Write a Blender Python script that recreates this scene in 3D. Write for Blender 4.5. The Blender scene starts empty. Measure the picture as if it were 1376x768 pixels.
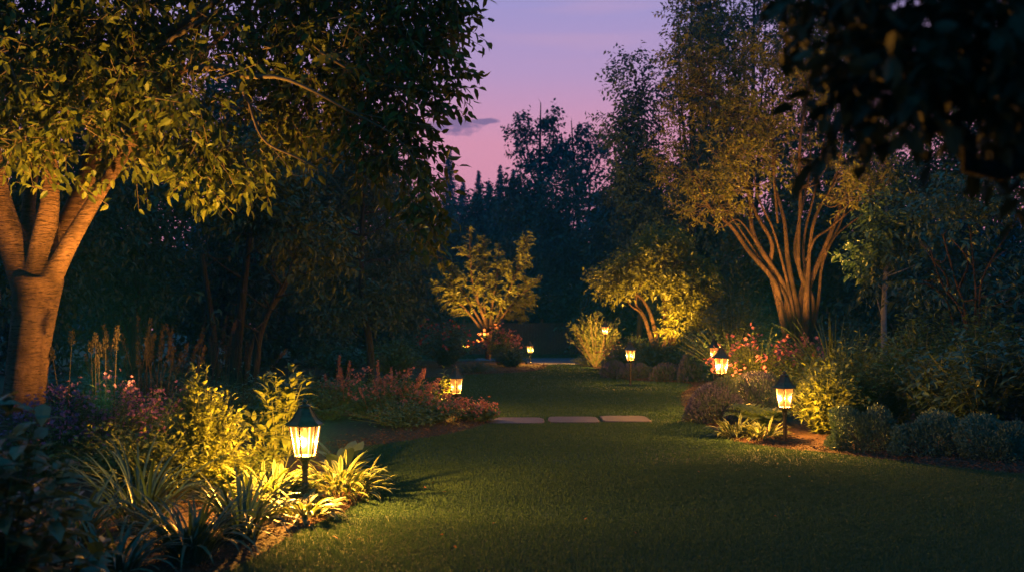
import bpy, math, random
import numpy as np
from mathutils import Vector
from mathutils.geometry import delaunay_2d_cdt

R = math.radians
sc = bpy.context.scene
col = sc.collection

# ------------------------------------------------------------------ camera
F, CX, HZ, CAM_H = 1322.0, 688.0, 435.0, 1.5      # focal (photo px), centre column, horizon row, eye height
cam_d = bpy.data.cameras.new('camera')
cam = bpy.data.objects.new('camera', cam_d); col.objects.link(cam)
cam.location = (0, 0, CAM_H); cam.rotation_euler = (R(90), 0, 0)
cam_d.sensor_width = 36.0
cam_d.lens = 36.0 * F / 1376.0
cam_d.shift_y = (HZ - 384.0) / 1376.0
cam_d.clip_start = 0.05; cam_d.clip_end = 2000
cam_d.dof.use_dof = True; cam_d.dof.focus_distance = 11.5; cam_d.dof.aperture_fstop = 2.1
sc.camera = cam

# ------------------------------------------------------------------ sky, afterglow, exposure
world = bpy.data.worlds.new('World'); sc.world = world; world.use_nodes = True
nt = world.node_tree; nt.nodes.clear()
def N(t, tree=None, **kw):
    n = (tree or nt).nodes.new(t)
    for k, v in kw.items(): setattr(n, k, v)
    return n
def math_(tree, op, a, b=None, clamp=False):
    m = tree.nodes.new('ShaderNodeMath'); m.operation = op; m.use_clamp = clamp
    for i, v in enumerate((a, b)):
        if v is None: continue
        if isinstance(v, (int, float)): m.inputs[i].default_value = v
        else: tree.links.new(v, m.inputs[i])
    return m.outputs[0]
def ramp(tree, fac, stops, interp='LINEAR'):
    r = tree.nodes.new('ShaderNodeValToRGB'); r.color_ramp.interpolation = interp
    el = r.color_ramp.elements
    while len(el) < len(stops): el.new(0.5)
    for e, (p, c) in zip(el, stops): e.position = p; e.color = tuple(c) + ((1,) if len(c) == 3 else ())
    tree.links.new(fac, r.inputs[0]); return r.outputs[0]
def mixc(tree, fac, a, b, mode='MIX'):
    m = tree.nodes.new('ShaderNodeMix'); m.data_type = 'RGBA'; m.blend_type = mode
    for i, v in ((0, fac), (6, a), (7, b)):
        if isinstance(v, (int, float)): m.inputs[i].default_value = v
        elif isinstance(v, tuple): m.inputs[i].default_value = v + ((1,) if len(v) == 3 else ())
        else: tree.links.new(v, m.inputs[i])
    return m.outputs[2]

tc = N('ShaderNodeTexCoord'); sep = N('ShaderNodeSeparateXYZ')
nt.links.new(tc.outputs['Generated'], sep.inputs[0])
dx, dy, dz = sep.outputs
el_ = math_(nt, 'MAXIMUM', dz, 0.0)
# after sunset: pink glow low in the west (+Y), lavender above, deep blue-teal overhead and behind
west = ramp(nt, el_, [(0.0, (.74, .27, .36)), (.10, (.84, .32, .42)), (.18, (.78, .335, .47)), (.245, (.53, .345, .59)), (.31, (.385, .33, .64)),
                      (.42, (.17, .27, .58)), (.62, (.03, .32, .60)), (1.0, (.015, .32, .60))])
east = ramp(nt, el_, [(0.0, (.03, .16, .30)), (.3, (.015, .21, .40)), (1.0, (.015, .32, .60))])
wf = math_(nt, 'MULTIPLY_ADD', dy, 1.1, True); nt.nodes[-1].inputs[2].default_value = 0.1
sky = mixc(nt, wf, east, west)
# thin streaks of high cloud and one small dark cloud low over the trees
mp = N('ShaderNodeMapping'); mp.inputs['Scale'].default_value = (2.2, 2.2, 26.0)
nt.links.new(tc.outputs['Generated'], mp.inputs[0])
nz = N('ShaderNodeTexNoise'); nz.inputs['Scale'].default_value = 2.0; nz.inputs['Detail'].default_value = 4
nt.links.new(mp.outputs[0], nz.inputs['Vector'])
st = ramp(nt, nz.outputs[0], [(.52, (0, 0, 0)), (.72, (1, 1, 1))])
sky = mixc(nt, math_(nt, 'MULTIPLY', st, .22), sky, (.72, .40, .52))
nz2 = N('ShaderNodeTexNoise'); nz2.inputs['Scale'].default_value = 55; nz2.inputs['Detail'].default_value = 6
mp2 = N('ShaderNodeMapping'); mp2.inputs['Scale'].default_value = (1, 1, 2.2)
nt.links.new(tc.outputs['Generated'], mp2.inputs[0]); nt.links.new(mp2.outputs[0], nz2.inputs['Vector'])
def cloud_blob(azx, elz, wx, wz):
    a = math_(nt, 'DIVIDE', math_(nt, 'SUBTRACT', dx, azx), wx); b = math_(nt, 'DIVIDE', math_(nt, 'SUBTRACT', dz, elz), wz)
    return math_(nt, 'SUBTRACT', 1.0, math_(nt, 'ADD', math_(nt, 'MULTIPLY', a, a), math_(nt, 'MULTIPLY', b, b)))
cb = math_(nt, 'MAXIMUM', cloud_blob(-.056, .197, .030, .010), cloud_blob(-.030, .201, .018, .0035))
cb = math_(nt, 'ADD', cb, math_(nt, 'MULTIPLY', math_(nt, 'SUBTRACT', nz2.outputs[0], .52), 2.6))
cb = math_(nt, 'MULTIPLY', math_(nt, 'MULTIPLY', cb, 1.6, True), math_(nt, 'GREATER_THAN', dy, 0.0))
sky = mixc(nt, math_(nt, 'MULTIPLY', cb, .85), sky, (.20, .145, .30))
bg = N('ShaderNodeBackground'); bg.inputs['Strength'].default_value = 1.0
nt.links.new(sky, bg.inputs[0])
nt.links.new(bg.outputs[0], N('ShaderNodeOutputWorld').inputs[0])

sun_d = bpy.data.lights.new('sun', 'SUN'); sun_d.energy = 0.03; sun_d.angle = R(20); sun_d.color = (1, .62, .7)
sun = bpy.data.objects.new('sun', sun_d); col.objects.link(sun)
sun.rotation_euler = (R(-84), 0, R(4))          # last glow from behind the far trees

sc.view_settings.view_transform = 'Standard'; sc.view_settings.look = 'None'
sc.view_settings.exposure = 0.0; sc.view_settings.gamma = 1.0
sc.render.engine = 'CYCLES'
sc.cycles.use_denoising = True
sc.cycles.max_bounces = 6; sc.cycles.diffuse_bounces = 3; sc.cycles.transparent_max_bounces = 12
sc.cycles.sample_clamp_indirect = 4.0
sc.cycles.caustics_reflective = False; sc.cycles.caustics_refractive = False

LAMP_COL = (1.0, .69, .20)
SPOT_COL = (1.0, .49, .07)

# ------------------------------------------------------------------ helpers
def W(px, py, Y): return np.array([(px - CX) / F * Y, Y, CAM_H - (py - HZ) / F * Y])
def G(px, Y): return np.array([(px - CX) / F * Y, Y, 0.0])
def onground(px, py):
    Y = F * CAM_H / (py - HZ); return ((px - CX) / F * Y, Y)
def nrm(v): return v / np.maximum(np.linalg.norm(v, axis=-1, keepdims=True), 1e-9)
def rg(seed): return np.random.default_rng(seed)

class MB:
    def __init__(s): s.V, s.LV, s.LT, s.T, s.E, s.M, s.n = [], [], [], [], [], [], 0
    def add(s, V, LV, LT, tone, edge=None, mi=0):
        V = np.asarray(V, float).reshape(-1, 3); k = len(V)
        s.V.append(V); s.LV.append(np.asarray(LV, np.int64).ravel() + s.n); LT = np.asarray(LT, np.int64).ravel(); s.LT.append(LT)
        s.T.append(np.broadcast_to(np.asarray(tone, float), (k,)).copy())
        s.E.append(np.zeros(k) if edge is None else np.asarray(edge, float).ravel())
        s.M.append(np.full(len(LT), mi)); s.n += k
    def build(s, name, mats, parent=None, smooth=False, origin=None):
        V = np.concatenate(s.V)
        if origin is not None: V = V - np.asarray(origin)
        LV = np.concatenate(s.LV); LT = np.concatenate(s.LT)
        me = bpy.data.meshes.new(name)
        me.vertices.add(len(V)); me.loops.add(len(LV)); me.polygons.add(len(LT))
        me.vertices.foreach_set('co', V.astype(np.float32).ravel())
        me.loops.foreach_set('vertex_index', LV.astype(np.int32))
        me.polygons.foreach_set('loop_start', (np.cumsum(LT) - LT).astype(np.int32))
        me.polygons.foreach_set('material_index', np.concatenate(s.M).astype(np.int32))
        me.polygons.foreach_set('use_smooth', np.full(len(LT), smooth))
        for nm, a in (('tone', s.T), ('edge', s.E)):
            at = me.attributes.new(nm, 'FLOAT', 'POINT'); at.data.foreach_set('value', np.concatenate(a).astype(np.float32))
        me.update(calc_edges=True)
        for m in (mats if isinstance(mats, (list, tuple)) else [mats]): me.materials.append(m)
        o = bpy.data.objects.new(name, me); col.objects.link(o)
        if parent is not None: o.parent = parent
        if origin is not None and parent is None: o.location = origin
        return o

def tag(o, label=None, cat=None, group=None, kind=None):
    if label: o['label'] = label
    if cat: o['category'] = cat
    if group: o['group'] = group
    if kind: o['kind'] = kind
    return o
def thing(name, loc, label, cat, group=None, rz=0):
    o = bpy.data.objects.new(name, None); col.objects.link(o); o.location = tuple(loc); o.rotation_euler.z = rz
    o.empty_display_size = .2
    return tag(o, label, cat, group)

# leaf templates: (along, across, lift), faces, edge value
TM = {
 'diamond': (np.array([(0,0,0),(.45,.5,.10),(1,0,-.08),(.45,-.5,.10)]), [(0,2,1),(0,3,2)], [0,1,0,1]),
 'oval': (np.array([(0,0,0),(.30,0,.0),(.68,0,-.04),(1,0,-.16),(.24,.44,.07),(.62,.40,.03),(.24,-.44,.07),(.62,-.40,.03)]),
          [(0,1,4),(0,6,1),(1,2,5,4),(1,6,7,2),(2,3,5),(2,7,3)], [0,0,0,.3,1,1,1,1]),
 'lance': (np.array([(0,0,0),(.35,0,.03),(.70,0,-.03),(1,0,-.20),(.30,.5,.06),(.66,.34,.01),(.30,-.5,.06),(.66,-.34,.01)]),
          [(0,1,4),(0,6,1),(1,2,5,4),(1,6,7,2),(2,3,5),(2,7,3)], [0,0,0,.3,1,1,1,1]),
}
def leaves(mb, P, D, Nn, L, Wd, tmpl='oval', tone=None, mi=0, rng=None):
    n = len(P)
    if n == 0: return
    D = nrm(D); S = nrm(np.cross(Nn, D)); U = np.cross(D, S)
    tv, tf, te = TM[tmpl]; k = len(tv)
    L = np.broadcast_to(L, (n,))[:, None, None]; Wd = np.broadcast_to(Wd, (n,))[:, None, None]
    V = P[:, None] + D[:, None] * (tv[None, :, :1] * L) + S[:, None] * (tv[None, :, 1:2] * Wd) + U[:, None] * (tv[None, :, 2:3] * L)
    fl = np.concatenate([np.array(f) for f in tf]); lt = np.array([len(f) for f in tf])
    LV = (np.arange(n)[:, None] * k + fl[None]).ravel(); LT = np.tile(lt, n)
    if tone is None: tone = (rng or rg(1)).random(n)
    mb.add(V, LV, LT, np.repeat(np.broadcast_to(tone, (n,)), k), np.tile(np.array(te, float), n), mi)

def sticks(mb, A, B, ra, rb, tone=.5, mi=0):
    """n straight three-sided sticks"""
    n = len(A)
    if n == 0: return
    D = nrm(B - A); ref = np.where(np.abs(D[:, 2:3]) > .9, np.array([[1., 0, 0]]), np.array([[0, 0, 1.]]))
    S = nrm(np.cross(D, ref)); U = np.cross(D, S)
    ang = np.array([0, 2.094, 4.189])
    ring = S[:, None] * np.cos(ang)[None, :, None] + U[:, None] * np.sin(ang)[None, :, None]
    ra = np.broadcast_to(ra, (n,))[:, None, None]; rb = np.broadcast_to(rb, (n,))[:, None, None]
    V = np.concatenate([A[:, None] + ring * ra, B[:, None] + ring * rb], 1)
    q = np.array([0,1,4,3, 1,2,5,4, 2,0,3,5])
    mb.add(V, (np.arange(n)[:, None] * 6 + q[None]).ravel(), np.full(n * 3, 4), tone, None, mi)

def cr(pts, n):
    """Catmull-Rom resample of rows (any number of columns)"""
    p = np.asarray(pts, float); p = np.vstack([2 * p[0] - p[1], p, 2 * p[-1] - p[-2]])
    m = len(p) - 3; t = np.linspace(0, m - 1e-6, n); i = t.astype(int); f = (t - i)[:, None]
    a, b, c, d = p[i], p[i + 1], p[i + 2], p[i + 3]
    return .5 * (2 * b + (c - a) * f + (2 * a - 5 * b + 4 * c - d) * f ** 2 + (3 * b - a - 3 * c + d) * f ** 3)

def tube(mb, pts, radii, sides=8, tone=.5, n=None, mi=0, cap=True, wob=0, rng=None):
    q = np.column_stack([np.asarray(pts, float), np.asarray(radii, float)])
    if n: q = cr(q, n)
    P, r = q[:, :3], np.maximum(q[:, 3], .001)
    m = len(P); T = nrm(np.gradient(P, axis=0))
    ref = np.array([1., 0, 0]) if abs(T[0, 0]) < .8 else np.array([0, 1., 0])
    S = np.zeros_like(P); s = nrm(ref - T[0] * np.dot(ref, T[0])); S[0] = s
    for i in range(1, m):
        s = S[i - 1] - T[i] * np.dot(S[i - 1], T[i]); S[i] = nrm(s)
    U = np.cross(T, S); a = np.linspace(0, 2 * math.pi, sides, endpoint=False)
    ring = S[:, None] * np.cos(a)[None, :, None] + U[:, None] * np.sin(a)[None, :, None]
    rr = r[:, None] * np.ones((1, sides))
    if wob: rr = rr * (1 + wob * ((rng or rg(3)).random((m, sides)) - .5))
    V = P[:, None] + ring * rr[:, :, None]
    i, j = np.meshgrid(np.arange(m - 1), np.arange(sides), indexing='ij'); j2 = (j + 1) % sides
    LV = np.stack([i * sides + j, i * sides + j2, (i + 1) * sides + j2, (i + 1) * sides + j], -1).ravel()
    LT = np.full((m - 1) * sides, 4)
    if cap:
        LV = np.concatenate([LV, np.arange(sides)[::-1], (m - 1) * sides + np.arange(sides)]); LT = np.concatenate([LT, [sides, sides]])
    mb.add(V, LV, LT, tone, None, mi)

def lathe(mb, prof, sides=16, c=(0, 0, 0), rot=0, tone=.5, mi=0):
    """closed turned profile [(r, z)...]"""
    a = np.linspace(0, 2 * math.pi, sides, endpoint=False) + rot; m = len(prof)
    V = np.array([[(c[0] + r * math.cos(t), c[1] + r * math.sin(t), c[2] + z) for t in a] for r, z in prof])
    i, j = np.meshgrid(np.arange(m - 1), np.arange(sides), indexing='ij'); j2 = (j + 1) % sides
    LV = np.stack([i * sides + j, i * sides + j2, (i + 1) * sides + j2, (i + 1) * sides + j], -1).ravel()
    LV = np.concatenate([LV, np.arange(sides)[::-1], (m - 1) * sides + np.arange(sides)])
    mb.add(V, LV, np.concatenate([np.full((m - 1) * sides, 4), [sides, sides]]), tone, None, mi)

def box(mb, c, s, tone=.5, mi=0, rz=0):
    v = np.array([(x, y, z) for x in (-.5, .5) for y in (-.5, .5) for z in (-.5, .5)]) * np.array(s)
    v = v @ np.array([[math.cos(rz), math.sin(rz), 0], [-math.sin(rz), math.cos(rz), 0], [0, 0, 1]]) + np.array(c)
    mb.add(v, [0,1,3,2, 4,6,7,5, 0,4,5,1, 2,3,7,6, 0,2,6,4, 1,5,7,3], [4] * 6, tone, None, mi)

def ribbons(mb, P, az, Ln, Wd, lean, bend, nseg=6, tone=None, mi=0, fold=.25, prof=None, rng=None, twist=0):
    """n arching strap leaves"""
    n = len(P); t = np.linspace(0, 1, nseg + 1)
    th = lean[:, None] + bend[:, None] * t[None] ** 1.4
    ds = Ln[:, None] / nseg
    r = np.concatenate([np.zeros((n, 1)), np.cumsum(np.sin((th[:, 1:] + th[:, :-1]) / 2) * ds, 1)], 1)
    z = np.concatenate([np.zeros((n, 1)), np.cumsum(np.cos((th[:, 1:] + th[:, :-1]) / 2) * ds, 1)], 1)
    if prof is None: prof = np.clip(np.sin(np.pi * (t * .86 + .14)) ** .7, .02, 1)
    h = np.stack([np.cos(az), np.sin(az), 0 * az], -1); s = np.stack([-np.sin(az), np.cos(az), 0 * az], -1)
    C = P[:, None] + h[:, None] * r[..., None] + np.array([0, 0, 1.]) * z[..., None]
    w = Wd[:, None] * prof[None] * .5
    up = -h[:, None] * np.cos(th)[..., None] + np.array([0, 0, 1.]) * np.sin(th)[..., None]
    sv = s[:, None] * np.ones((1, nseg + 1, 1))
    if twist:
        a = (rng.random(n)[:, None] - .5) * twist * t[None]; sv = sv * np.cos(a)[..., None] + up * np.sin(a)[..., None]
    Lf = C + sv * w[..., None] + up * (w * fold)[..., None]; Rt = C - sv * w[..., None] + up * (w * fold)[..., None]
    V = np.stack([Lf, C, Rt], 2)                          # n, seg+1, 3, xyz
    k = 3 * (nseg + 1); f = []
    for i in range(nseg):
        a = 3 * i; f += [a, a + 3, a + 4, a + 1, a + 1, a + 4, a + 5, a + 2]
    LV = (np.arange(n)[:, None] * k + np.array(f)[None]).ravel()
    if tone is None: tone = rng.random(n)
    mb.add(V, LV, np.full(n * nseg * 2, 4), np.repeat(tone, k), np.tile(np.array([1, 0, 1.]), n * (nseg + 1)), mi)

def snoise(P, k, seed):
    g = rg(seed); s = np.zeros(len(P))
    for i in range(6):
        d = nrm(g.normal(size=3)); s += np.sin(P @ d * k * (0.7 + .9 * g.random()) + g.random() * 6.28)
    return s / 6 ** .5

def crown(mb, clumps, ntw, K, L, Wd, tl, rng, tmpl='diamond', out=.7, up=.25, droop=.35, gap=None, gapk=2.0, stick=None, shell=.45, flat=.0):
    """leafy twigs filling ellipsoidal clumps: (centre, radii)"""
    C = np.array([c for c, r in clumps]); Rr = np.array([r for c, r in clumps], float)
    vol = np.prod(Rr, 1) ** (2 / 3); ci = rng.choice(len(C), ntw, p=vol / vol.sum())
    u = nrm(rng.normal(size=(ntw, 3))); rad = rng.random(ntw) ** shell
    P = C[ci] + u * Rr[ci] * rad[:, None]
    if gap is not None:
        keep = snoise(P, gapk, int(rng.integers(1e6))) > gap; P, u = P[keep], u[keep]; ntw = len(P)
    d = nrm(u * out + np.array([0, 0, up]) + rng.normal(size=(ntw, 3)) * .45)
    if flat: d[:, 2] *= (1 - flat); d = nrm(d)
    T = tl * (.6 + .8 * rng.random(ntw))
    t = (np.arange(K) + .6) / K
    side = nrm(np.cross(d, rng.normal(size=(ntw, 3)))); b2 = np.cross(d, side)
    pos = P[:, None] + d[:, None] * (T[:, None] * t[None])[..., None] + np.array([0, 0, -.25]) * (T[:, None] * t[None] ** 2)[..., None] * droop
    sg = np.where(np.arange(K) % 2 == 0, 1., -1.)
    ld = d[:, None] * .55 + side[:, None] * sg[None, :, None] * .75 + b2[:, None] * rng.normal(size=(ntw, K, 1)) * .35 + np.array([0, 0, -droop]) + rng.normal(size=(ntw, K, 3)) * .2
    ln = np.array([0, 0, 1.]) + rng.normal(size=(ntw, K, 3)) * .55
    sz = (.5 + .8 * rng.random((ntw, K))).ravel()
    tone = np.clip((rng.random((ntw, 1)) * .6 + rng.random((ntw, K)) * .4), 0, 1).ravel()
    leaves(mb, pos.reshape(-1, 3), ld.reshape(-1, 3), ln.reshape(-1, 3), L * sz, Wd * sz, tmpl, tone)
    if stick is not None:
        sticks(stick, P - d * T[:, None] * .3, pos[:, -1], tl * .018, tl * .006)
    return P

def stems(mb, sm, base, n, h, r, K, L, Wd, rng, tmpl='oval', t0=.15, lift=.5, droop=.2, hv=.3, r0=.08, sr=.006, pow_=1.5, dome=.35, jit=.08, sx=1., sy=1.):
    """a clump of leafy stems rising from the ground round base; returns the stem tips"""
    az = rng.random(n) * 6.283; q = np.sqrt(rng.random(n)); rr = r * q
    H = h * (1 - dome * q ** 2) * (1 - hv * rng.random(n))
    b = np.stack([np.cos(az) * q * r0 * sx, np.sin(az) * q * r0 * sy, 0 * az], -1) + base
    hd = np.stack([np.cos(az) * sx, np.sin(az) * sy, 0 * az], -1)
    t = t0 + (1 - t0) * (np.arange(K) + .5) / K
    def pos(t):
        return b[:, None] + hd[:, None] * (rr[:, None] * t[None] ** pow_)[..., None] + np.array([0, 0, 1.]) * (H[:, None] * (t[None] - .12 * t[None] ** 3) / .88)[..., None]
    P = pos(t) + rng.normal(size=(n, K, 3)) * jit * r * t[None, :, None]
    T = nrm(pos(t + .02) - pos(t))
    ga = (np.arange(K) * 2.4)[None] + rng.random((n, 1)) * 6.28
    rd = np.stack([np.cos(ga), np.sin(ga), 0 * ga], -1)
    D = T * lift + rd * .8 + np.array([0, 0, -droop]) + rng.normal(size=(n, K, 3)) * .25
    Nn = np.array([0, 0, 1.]) + T * .3 + rng.normal(size=(n, K, 3)) * .3
    sz = (.65 + .55 * rng.random((n, K))) * (1 - .25 * t[None] ** 3)
    tone = np.clip(rng.random((n, 1)) * .5 + rng.random((n, K)) * .5, 0, 1)
    leaves(mb, P.reshape(-1, 3), D.reshape(-1, 3), Nn.reshape(-1, 3), (L * sz).ravel(), (Wd * sz).ravel(), tmpl, tone.ravel())
    tt = np.linspace(0, 1, 5); q_ = pos(tt)
    for i in range(4): sticks(sm, q_[:, i], q_[:, i + 1], sr * (1 - .18 * i), sr * (.82 - .18 * i))
    return q_[:, -1]

def rosette(mb, P, r, rng, npet=5, mi=0, cup=.4):
    n = len(P); ax = nrm(np.array([0, -.2, .8]) + rng.normal(size=(n, 3)) * .6)
    s = nrm(np.cross(ax, rng.normal(size=(n, 3)))); u = np.cross(ax, s); rr = r * (.7 + .6 * rng.random(n))
    tn = rng.random(n)
    for k in range(npet):
        a = 6.283 * k / npet
        leaves(mb, P, s * math.cos(a) + u * math.sin(a) + ax * cup, ax, rr, rr * .8, 'diamond', tn, mi)

def spike(rng, h, r, n=90, start=.25):
    """one upright plume of tiny florets on a stalk, base at the origin"""
    mb = MB(); t = rng.random(n) ** .9; z = h * (start + (1 - start) * t)
    a = rng.random(n) * 6.28; q = r * (1 - t) ** .7 * (.3 + .7 * rng.random(n)) + .004
    P = np.stack([np.cos(a) * q, np.sin(a) * q, z], -1)
    D = np.stack([np.cos(a), np.sin(a), .9 + 0 * a], -1) + rng.normal(size=(n, 3)) * .2
    leaves(mb, P, D, rng.normal(size=(n, 3)), .016 + .014 * rng.random(n), .010, 'diamond', rng.random(n))
    tube(mb, [(0, 0, 0), (0.01, 0, h * .5), (0, 0, h)], [.005, .004, .002], 5)
    return mb

# ------------------------------------------------------------------ materials
def newmat(name):
    m = bpy.data.materials.new(name); m.use_nodes = True; m.node_tree.nodes.clear()
    return m, m.node_tree, m.node_tree.nodes.new('ShaderNodeOutputMaterial')
def prin(t, base, rough=.5, spec=.4, metal=0):
    p = t.nodes.new('ShaderNodeBsdfPrincipled')
    if isinstance(base, tuple): p.inputs['Base Color'].default_value = base + (1,)
    else: t.links.new(base, p.inputs['Base Color'])
    if isinstance(rough, (int, float)): p.inputs['Roughness'].default_value = rough
    else: t.links.new(rough, p.inputs['Roughness'])
    p.inputs['Specular IOR Level'].default_value = spec; p.inputs['Metallic'].default_value = metal
    return p
def attr(t, n):
    a = t.nodes.new('ShaderNodeAttribute'); a.attribute_name = n; return a.outputs['Fac']
def noise(t, scale, detail=4, coord='Object', vec=None, rough=.55):
    n = t.nodes.new('ShaderNodeTexNoise'); n.inputs['Scale'].default_value = scale; n.inputs['Detail'].default_value = detail; n.inputs['Roughness'].default_value = rough
    if vec is None: vec = t.nodes.new('ShaderNodeTexCoord').outputs[coord]
    t.links.new(vec, n.inputs['Vector']); return n.outputs[0]
def bump(t, h, strength, dist, p):
    b = t.nodes.new('ShaderNodeBump'); b.inputs['Strength'].default_value = strength; b.inputs['Distance'].default_value = dist
    t.links.new(h, b.inputs['Height']); t.links.new(b.outputs[0], p.inputs['Normal'])

def leafmat(name, a, b, c=None, trans=.3, rough=.45, spec=.35, varieg=None):
    m, t, out = newmat(name)
    stops = [(0, a), (1, b)] if c is None else [(0, a), (.6, b), (1, c)]
    c_ = ramp(t, attr(t, 'tone'), stops)
    # uneven leaf surface: fine mottling
    nz = noise(t, 30, 2); c_ = mixc(t, math_(t, 'MULTIPLY', nz, .5), c_, tuple(x * .55 for x in a))
    if varieg: c_ = mixc(t, ramp(t, attr(t, 'edge'), [(.45, (0,)*3), (.75, (1,)*3)]), c_, varieg)
    p = prin(t, c_, rough, spec); tr = t.nodes.new('ShaderNodeBsdfTranslucent')
    tcol = mixc(t, .6, c_, mixc(t, 1.0, c_, (1.0, 1.0, .25), 'MULTIPLY')); t.links.new(tcol, tr.inputs[0])
    mx = t.nodes.new('ShaderNodeMixShader'); mx.inputs[0].default_value = trans
    t.links.new(p.outputs[0], mx.inputs[1]); t.links.new(tr.outputs[0], mx.inputs[2]); t.links.new(mx.outputs[0], out.inputs[0])
    return m
def plain(name, a, b, scale=8, rough=.7, spec=.3, bmp=.3, bd=.01, metal=0):
    m, t, out = newmat(name); n = noise(t, scale); p = prin(t, ramp(t, n, [(.3, a), (.7, b)]), rough, spec, metal)
    if bmp: bump(t, noise(t, scale * 3), bmp, bd, p)
    t.links.new(p.outputs[0], out.inputs[0]); return m

def barkmat(name, a, b, ring=True):
    m, t, out = newmat(name)
    tc_ = t.nodes.new('ShaderNodeTexCoord')
    def stretched(sc, scale, det):
        mp_ = t.nodes.new('ShaderNodeMapping'); mp_.inputs['Scale'].default_value = sc
        t.links.new(tc_.outputs['Object'], mp_.inputs[0]); return noise(t, scale, det, vec=mp_.outputs[0], rough=.65)
    if ring: n1, n2, n3 = stretched((3.5, 3.5, 16), 1.7, 9), stretched((10, 10, 60), 1.2, 5), stretched((1, 1, .8), 3.5, 6)
    else: n1, n2, n3 = stretched((14, 14, 3), 1.6, 6), stretched((40, 40, 6), 1.2, 4), stretched((1, 1, .5), 3, 5)
    cc = ramp(t, n1, [(.32, a), (.66, b)])
    cc = mixc(t, ramp(t, n3, [(.42, (0,)*3), (.62, (1,)*3)]), cc, tuple(x * .55 for x in a))      # blotches of darker weathered bark
    cc = mixc(t, ramp(t, n2, [(.38, (.9,)*3), (.47, (0,)*3)]), cc, tuple(x * .3 for x in a))     # fine cracks
    p = prin(t, cc, .82, .2)
    bump(t, math_(t, 'ADD', math_(t, 'MULTIPLY', n1, 1.2), math_(t, 'ADD', math_(t, 'MULTIPLY', n2, .8), n3)), 1.0, .06, p)
    t.links.new(p.outputs[0], out.inputs[0]); return m

M = dict(
 tree_leaf=leafmat('broad_tree_leaf', (.05, .065, .010), (.09, .10, .015), (.14, .13, .02), trans=.3, rough=.5, spec=.2),
 amber_leaf=leafmat('amber_tree_leaf', (.09, .095, .012), (.14, .125, .016), (.18, .15, .018), trans=.35),
 maple_leaf=leafmat('feathery_tree_leaf', (.12, .13, .018), (.18, .17, .025), trans=.4),
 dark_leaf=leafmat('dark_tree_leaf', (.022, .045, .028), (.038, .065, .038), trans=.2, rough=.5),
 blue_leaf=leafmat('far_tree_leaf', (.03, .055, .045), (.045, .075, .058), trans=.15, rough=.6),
 conifer=leafmat('conifer_needle', (.025, .05, .04), (.04, .065, .05), trans=.1, rough=.7),
 yew=leafmat('yew_needle', (.075, .095, .02), (.12, .125, .03), trans=.25),
 olive=leafmat('dim_olive_leaf', (.03, .045, .012), (.05, .065, .016), trans=.25),
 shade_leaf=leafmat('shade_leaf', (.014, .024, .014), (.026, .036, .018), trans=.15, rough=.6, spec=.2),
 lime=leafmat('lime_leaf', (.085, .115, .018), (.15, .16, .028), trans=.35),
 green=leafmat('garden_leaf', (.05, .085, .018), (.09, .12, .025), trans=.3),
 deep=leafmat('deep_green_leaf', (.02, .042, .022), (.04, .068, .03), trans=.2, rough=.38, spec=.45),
 strap=leafmat('strap_leaf', (.026, .052, .034), (.042, .074, .045), trans=.2, rough=.4),
 hosta=leafmat('variegated_hosta_leaf', (.03, .055, .016), (.05, .08, .02), trans=.3, varieg=(.19, .19, .085)),
 bluehosta=leafmat('blue_hosta_leaf', (.03, .05, .045), (.045, .07, .06), trans=.2),
 lavleaf=leafmat('lavender_leaf', (.04, .06, .065), (.065, .09, .095), trans=.15, rough=.7),
 lavflower=leafmat('lavender_flower', (.07, .065, .14), (.11, .09, .19), trans=.2, rough=.7),
 boxleaf=leafmat('boxwood_leaf', (.05, .095, .075), (.09, .145, .11), trans=.15),
 pink=leafmat('pink_petal', (.22, .075, .08), (.34, .13, .13), trans=.3, rough=.6),
 magenta=leafmat('magenta_petal', (.34, .08, .13), (.46, .16, .21), trans=.3, rough=.6),
 purple=leafmat('purple_petal', (.17, .07, .19), (.27, .11, .24), trans=.3, rough=.6),
 red=leafmat('red_petal', (.22, .02, .02), (.32, .045, .03), trans=.2, rough=.6),
 seed=leafmat('dry_seed_head', (.03, .018, .014), (.055, .032, .022), trans=.2, rough=.8),
 fallen=leafmat('fallen_leaf_brown', (.26, .09, .03), (.38, .16, .05), trans=.15, rough=.7),
 stem=plain('green_stem', (.05, .06, .02), (.08, .09, .03), 20, bmp=0),
 twig=plain('woody_twig', (.07, .045, .028), (.11, .07, .042), 20, bmp=0),
 bark=barkmat('smooth_ringed_bark', (.12, .058, .038), (.18, .092, .062)),
 stembark=barkmat('reddish_stem_bark', (.06, .032, .02), (.11, .055, .034), False),
 darkbark=barkmat('dark_bark', (.018, .016, .014), (.036, .03, .026), False),
 metal=plain('bronze_black_metal', (.034, .022, .017), (.062, .042, .032), 30, .42, .5, .15, .002, .55),
 stone=plain('pale_stone', (.036, .025, .04), (.062, .044, .066), 6, .62, .2, .3, .006),
 paving=plain('smooth_paving', (.10, .10, .17), (.14, .14, .22), 3, .25, .5, .1, .003),
 wood=plain('dark_fence_wood', (.03, .026, .024), (.055, .046, .04), 9, .7, .25, .3, .005),
 chip=leafmat('bark_chip', (.055, .028, .020), (.12, .06, .042), trans=0, rough=.85, spec=.15),
)
def _soil():
    m, t, out = newmat('mulch_soil'); n = noise(t, 22, 6); p = prin(t, ramp(t, n, [(.3, (.025, .014, .011)), (.7, (.065, .034, .025))]), .9, .15)
    bump(t, noise(t, 60, 5), 1.0, .03, p); t.links.new(p.outputs[0], out.inputs[0]); return m
M['soil'] = _soil()
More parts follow.
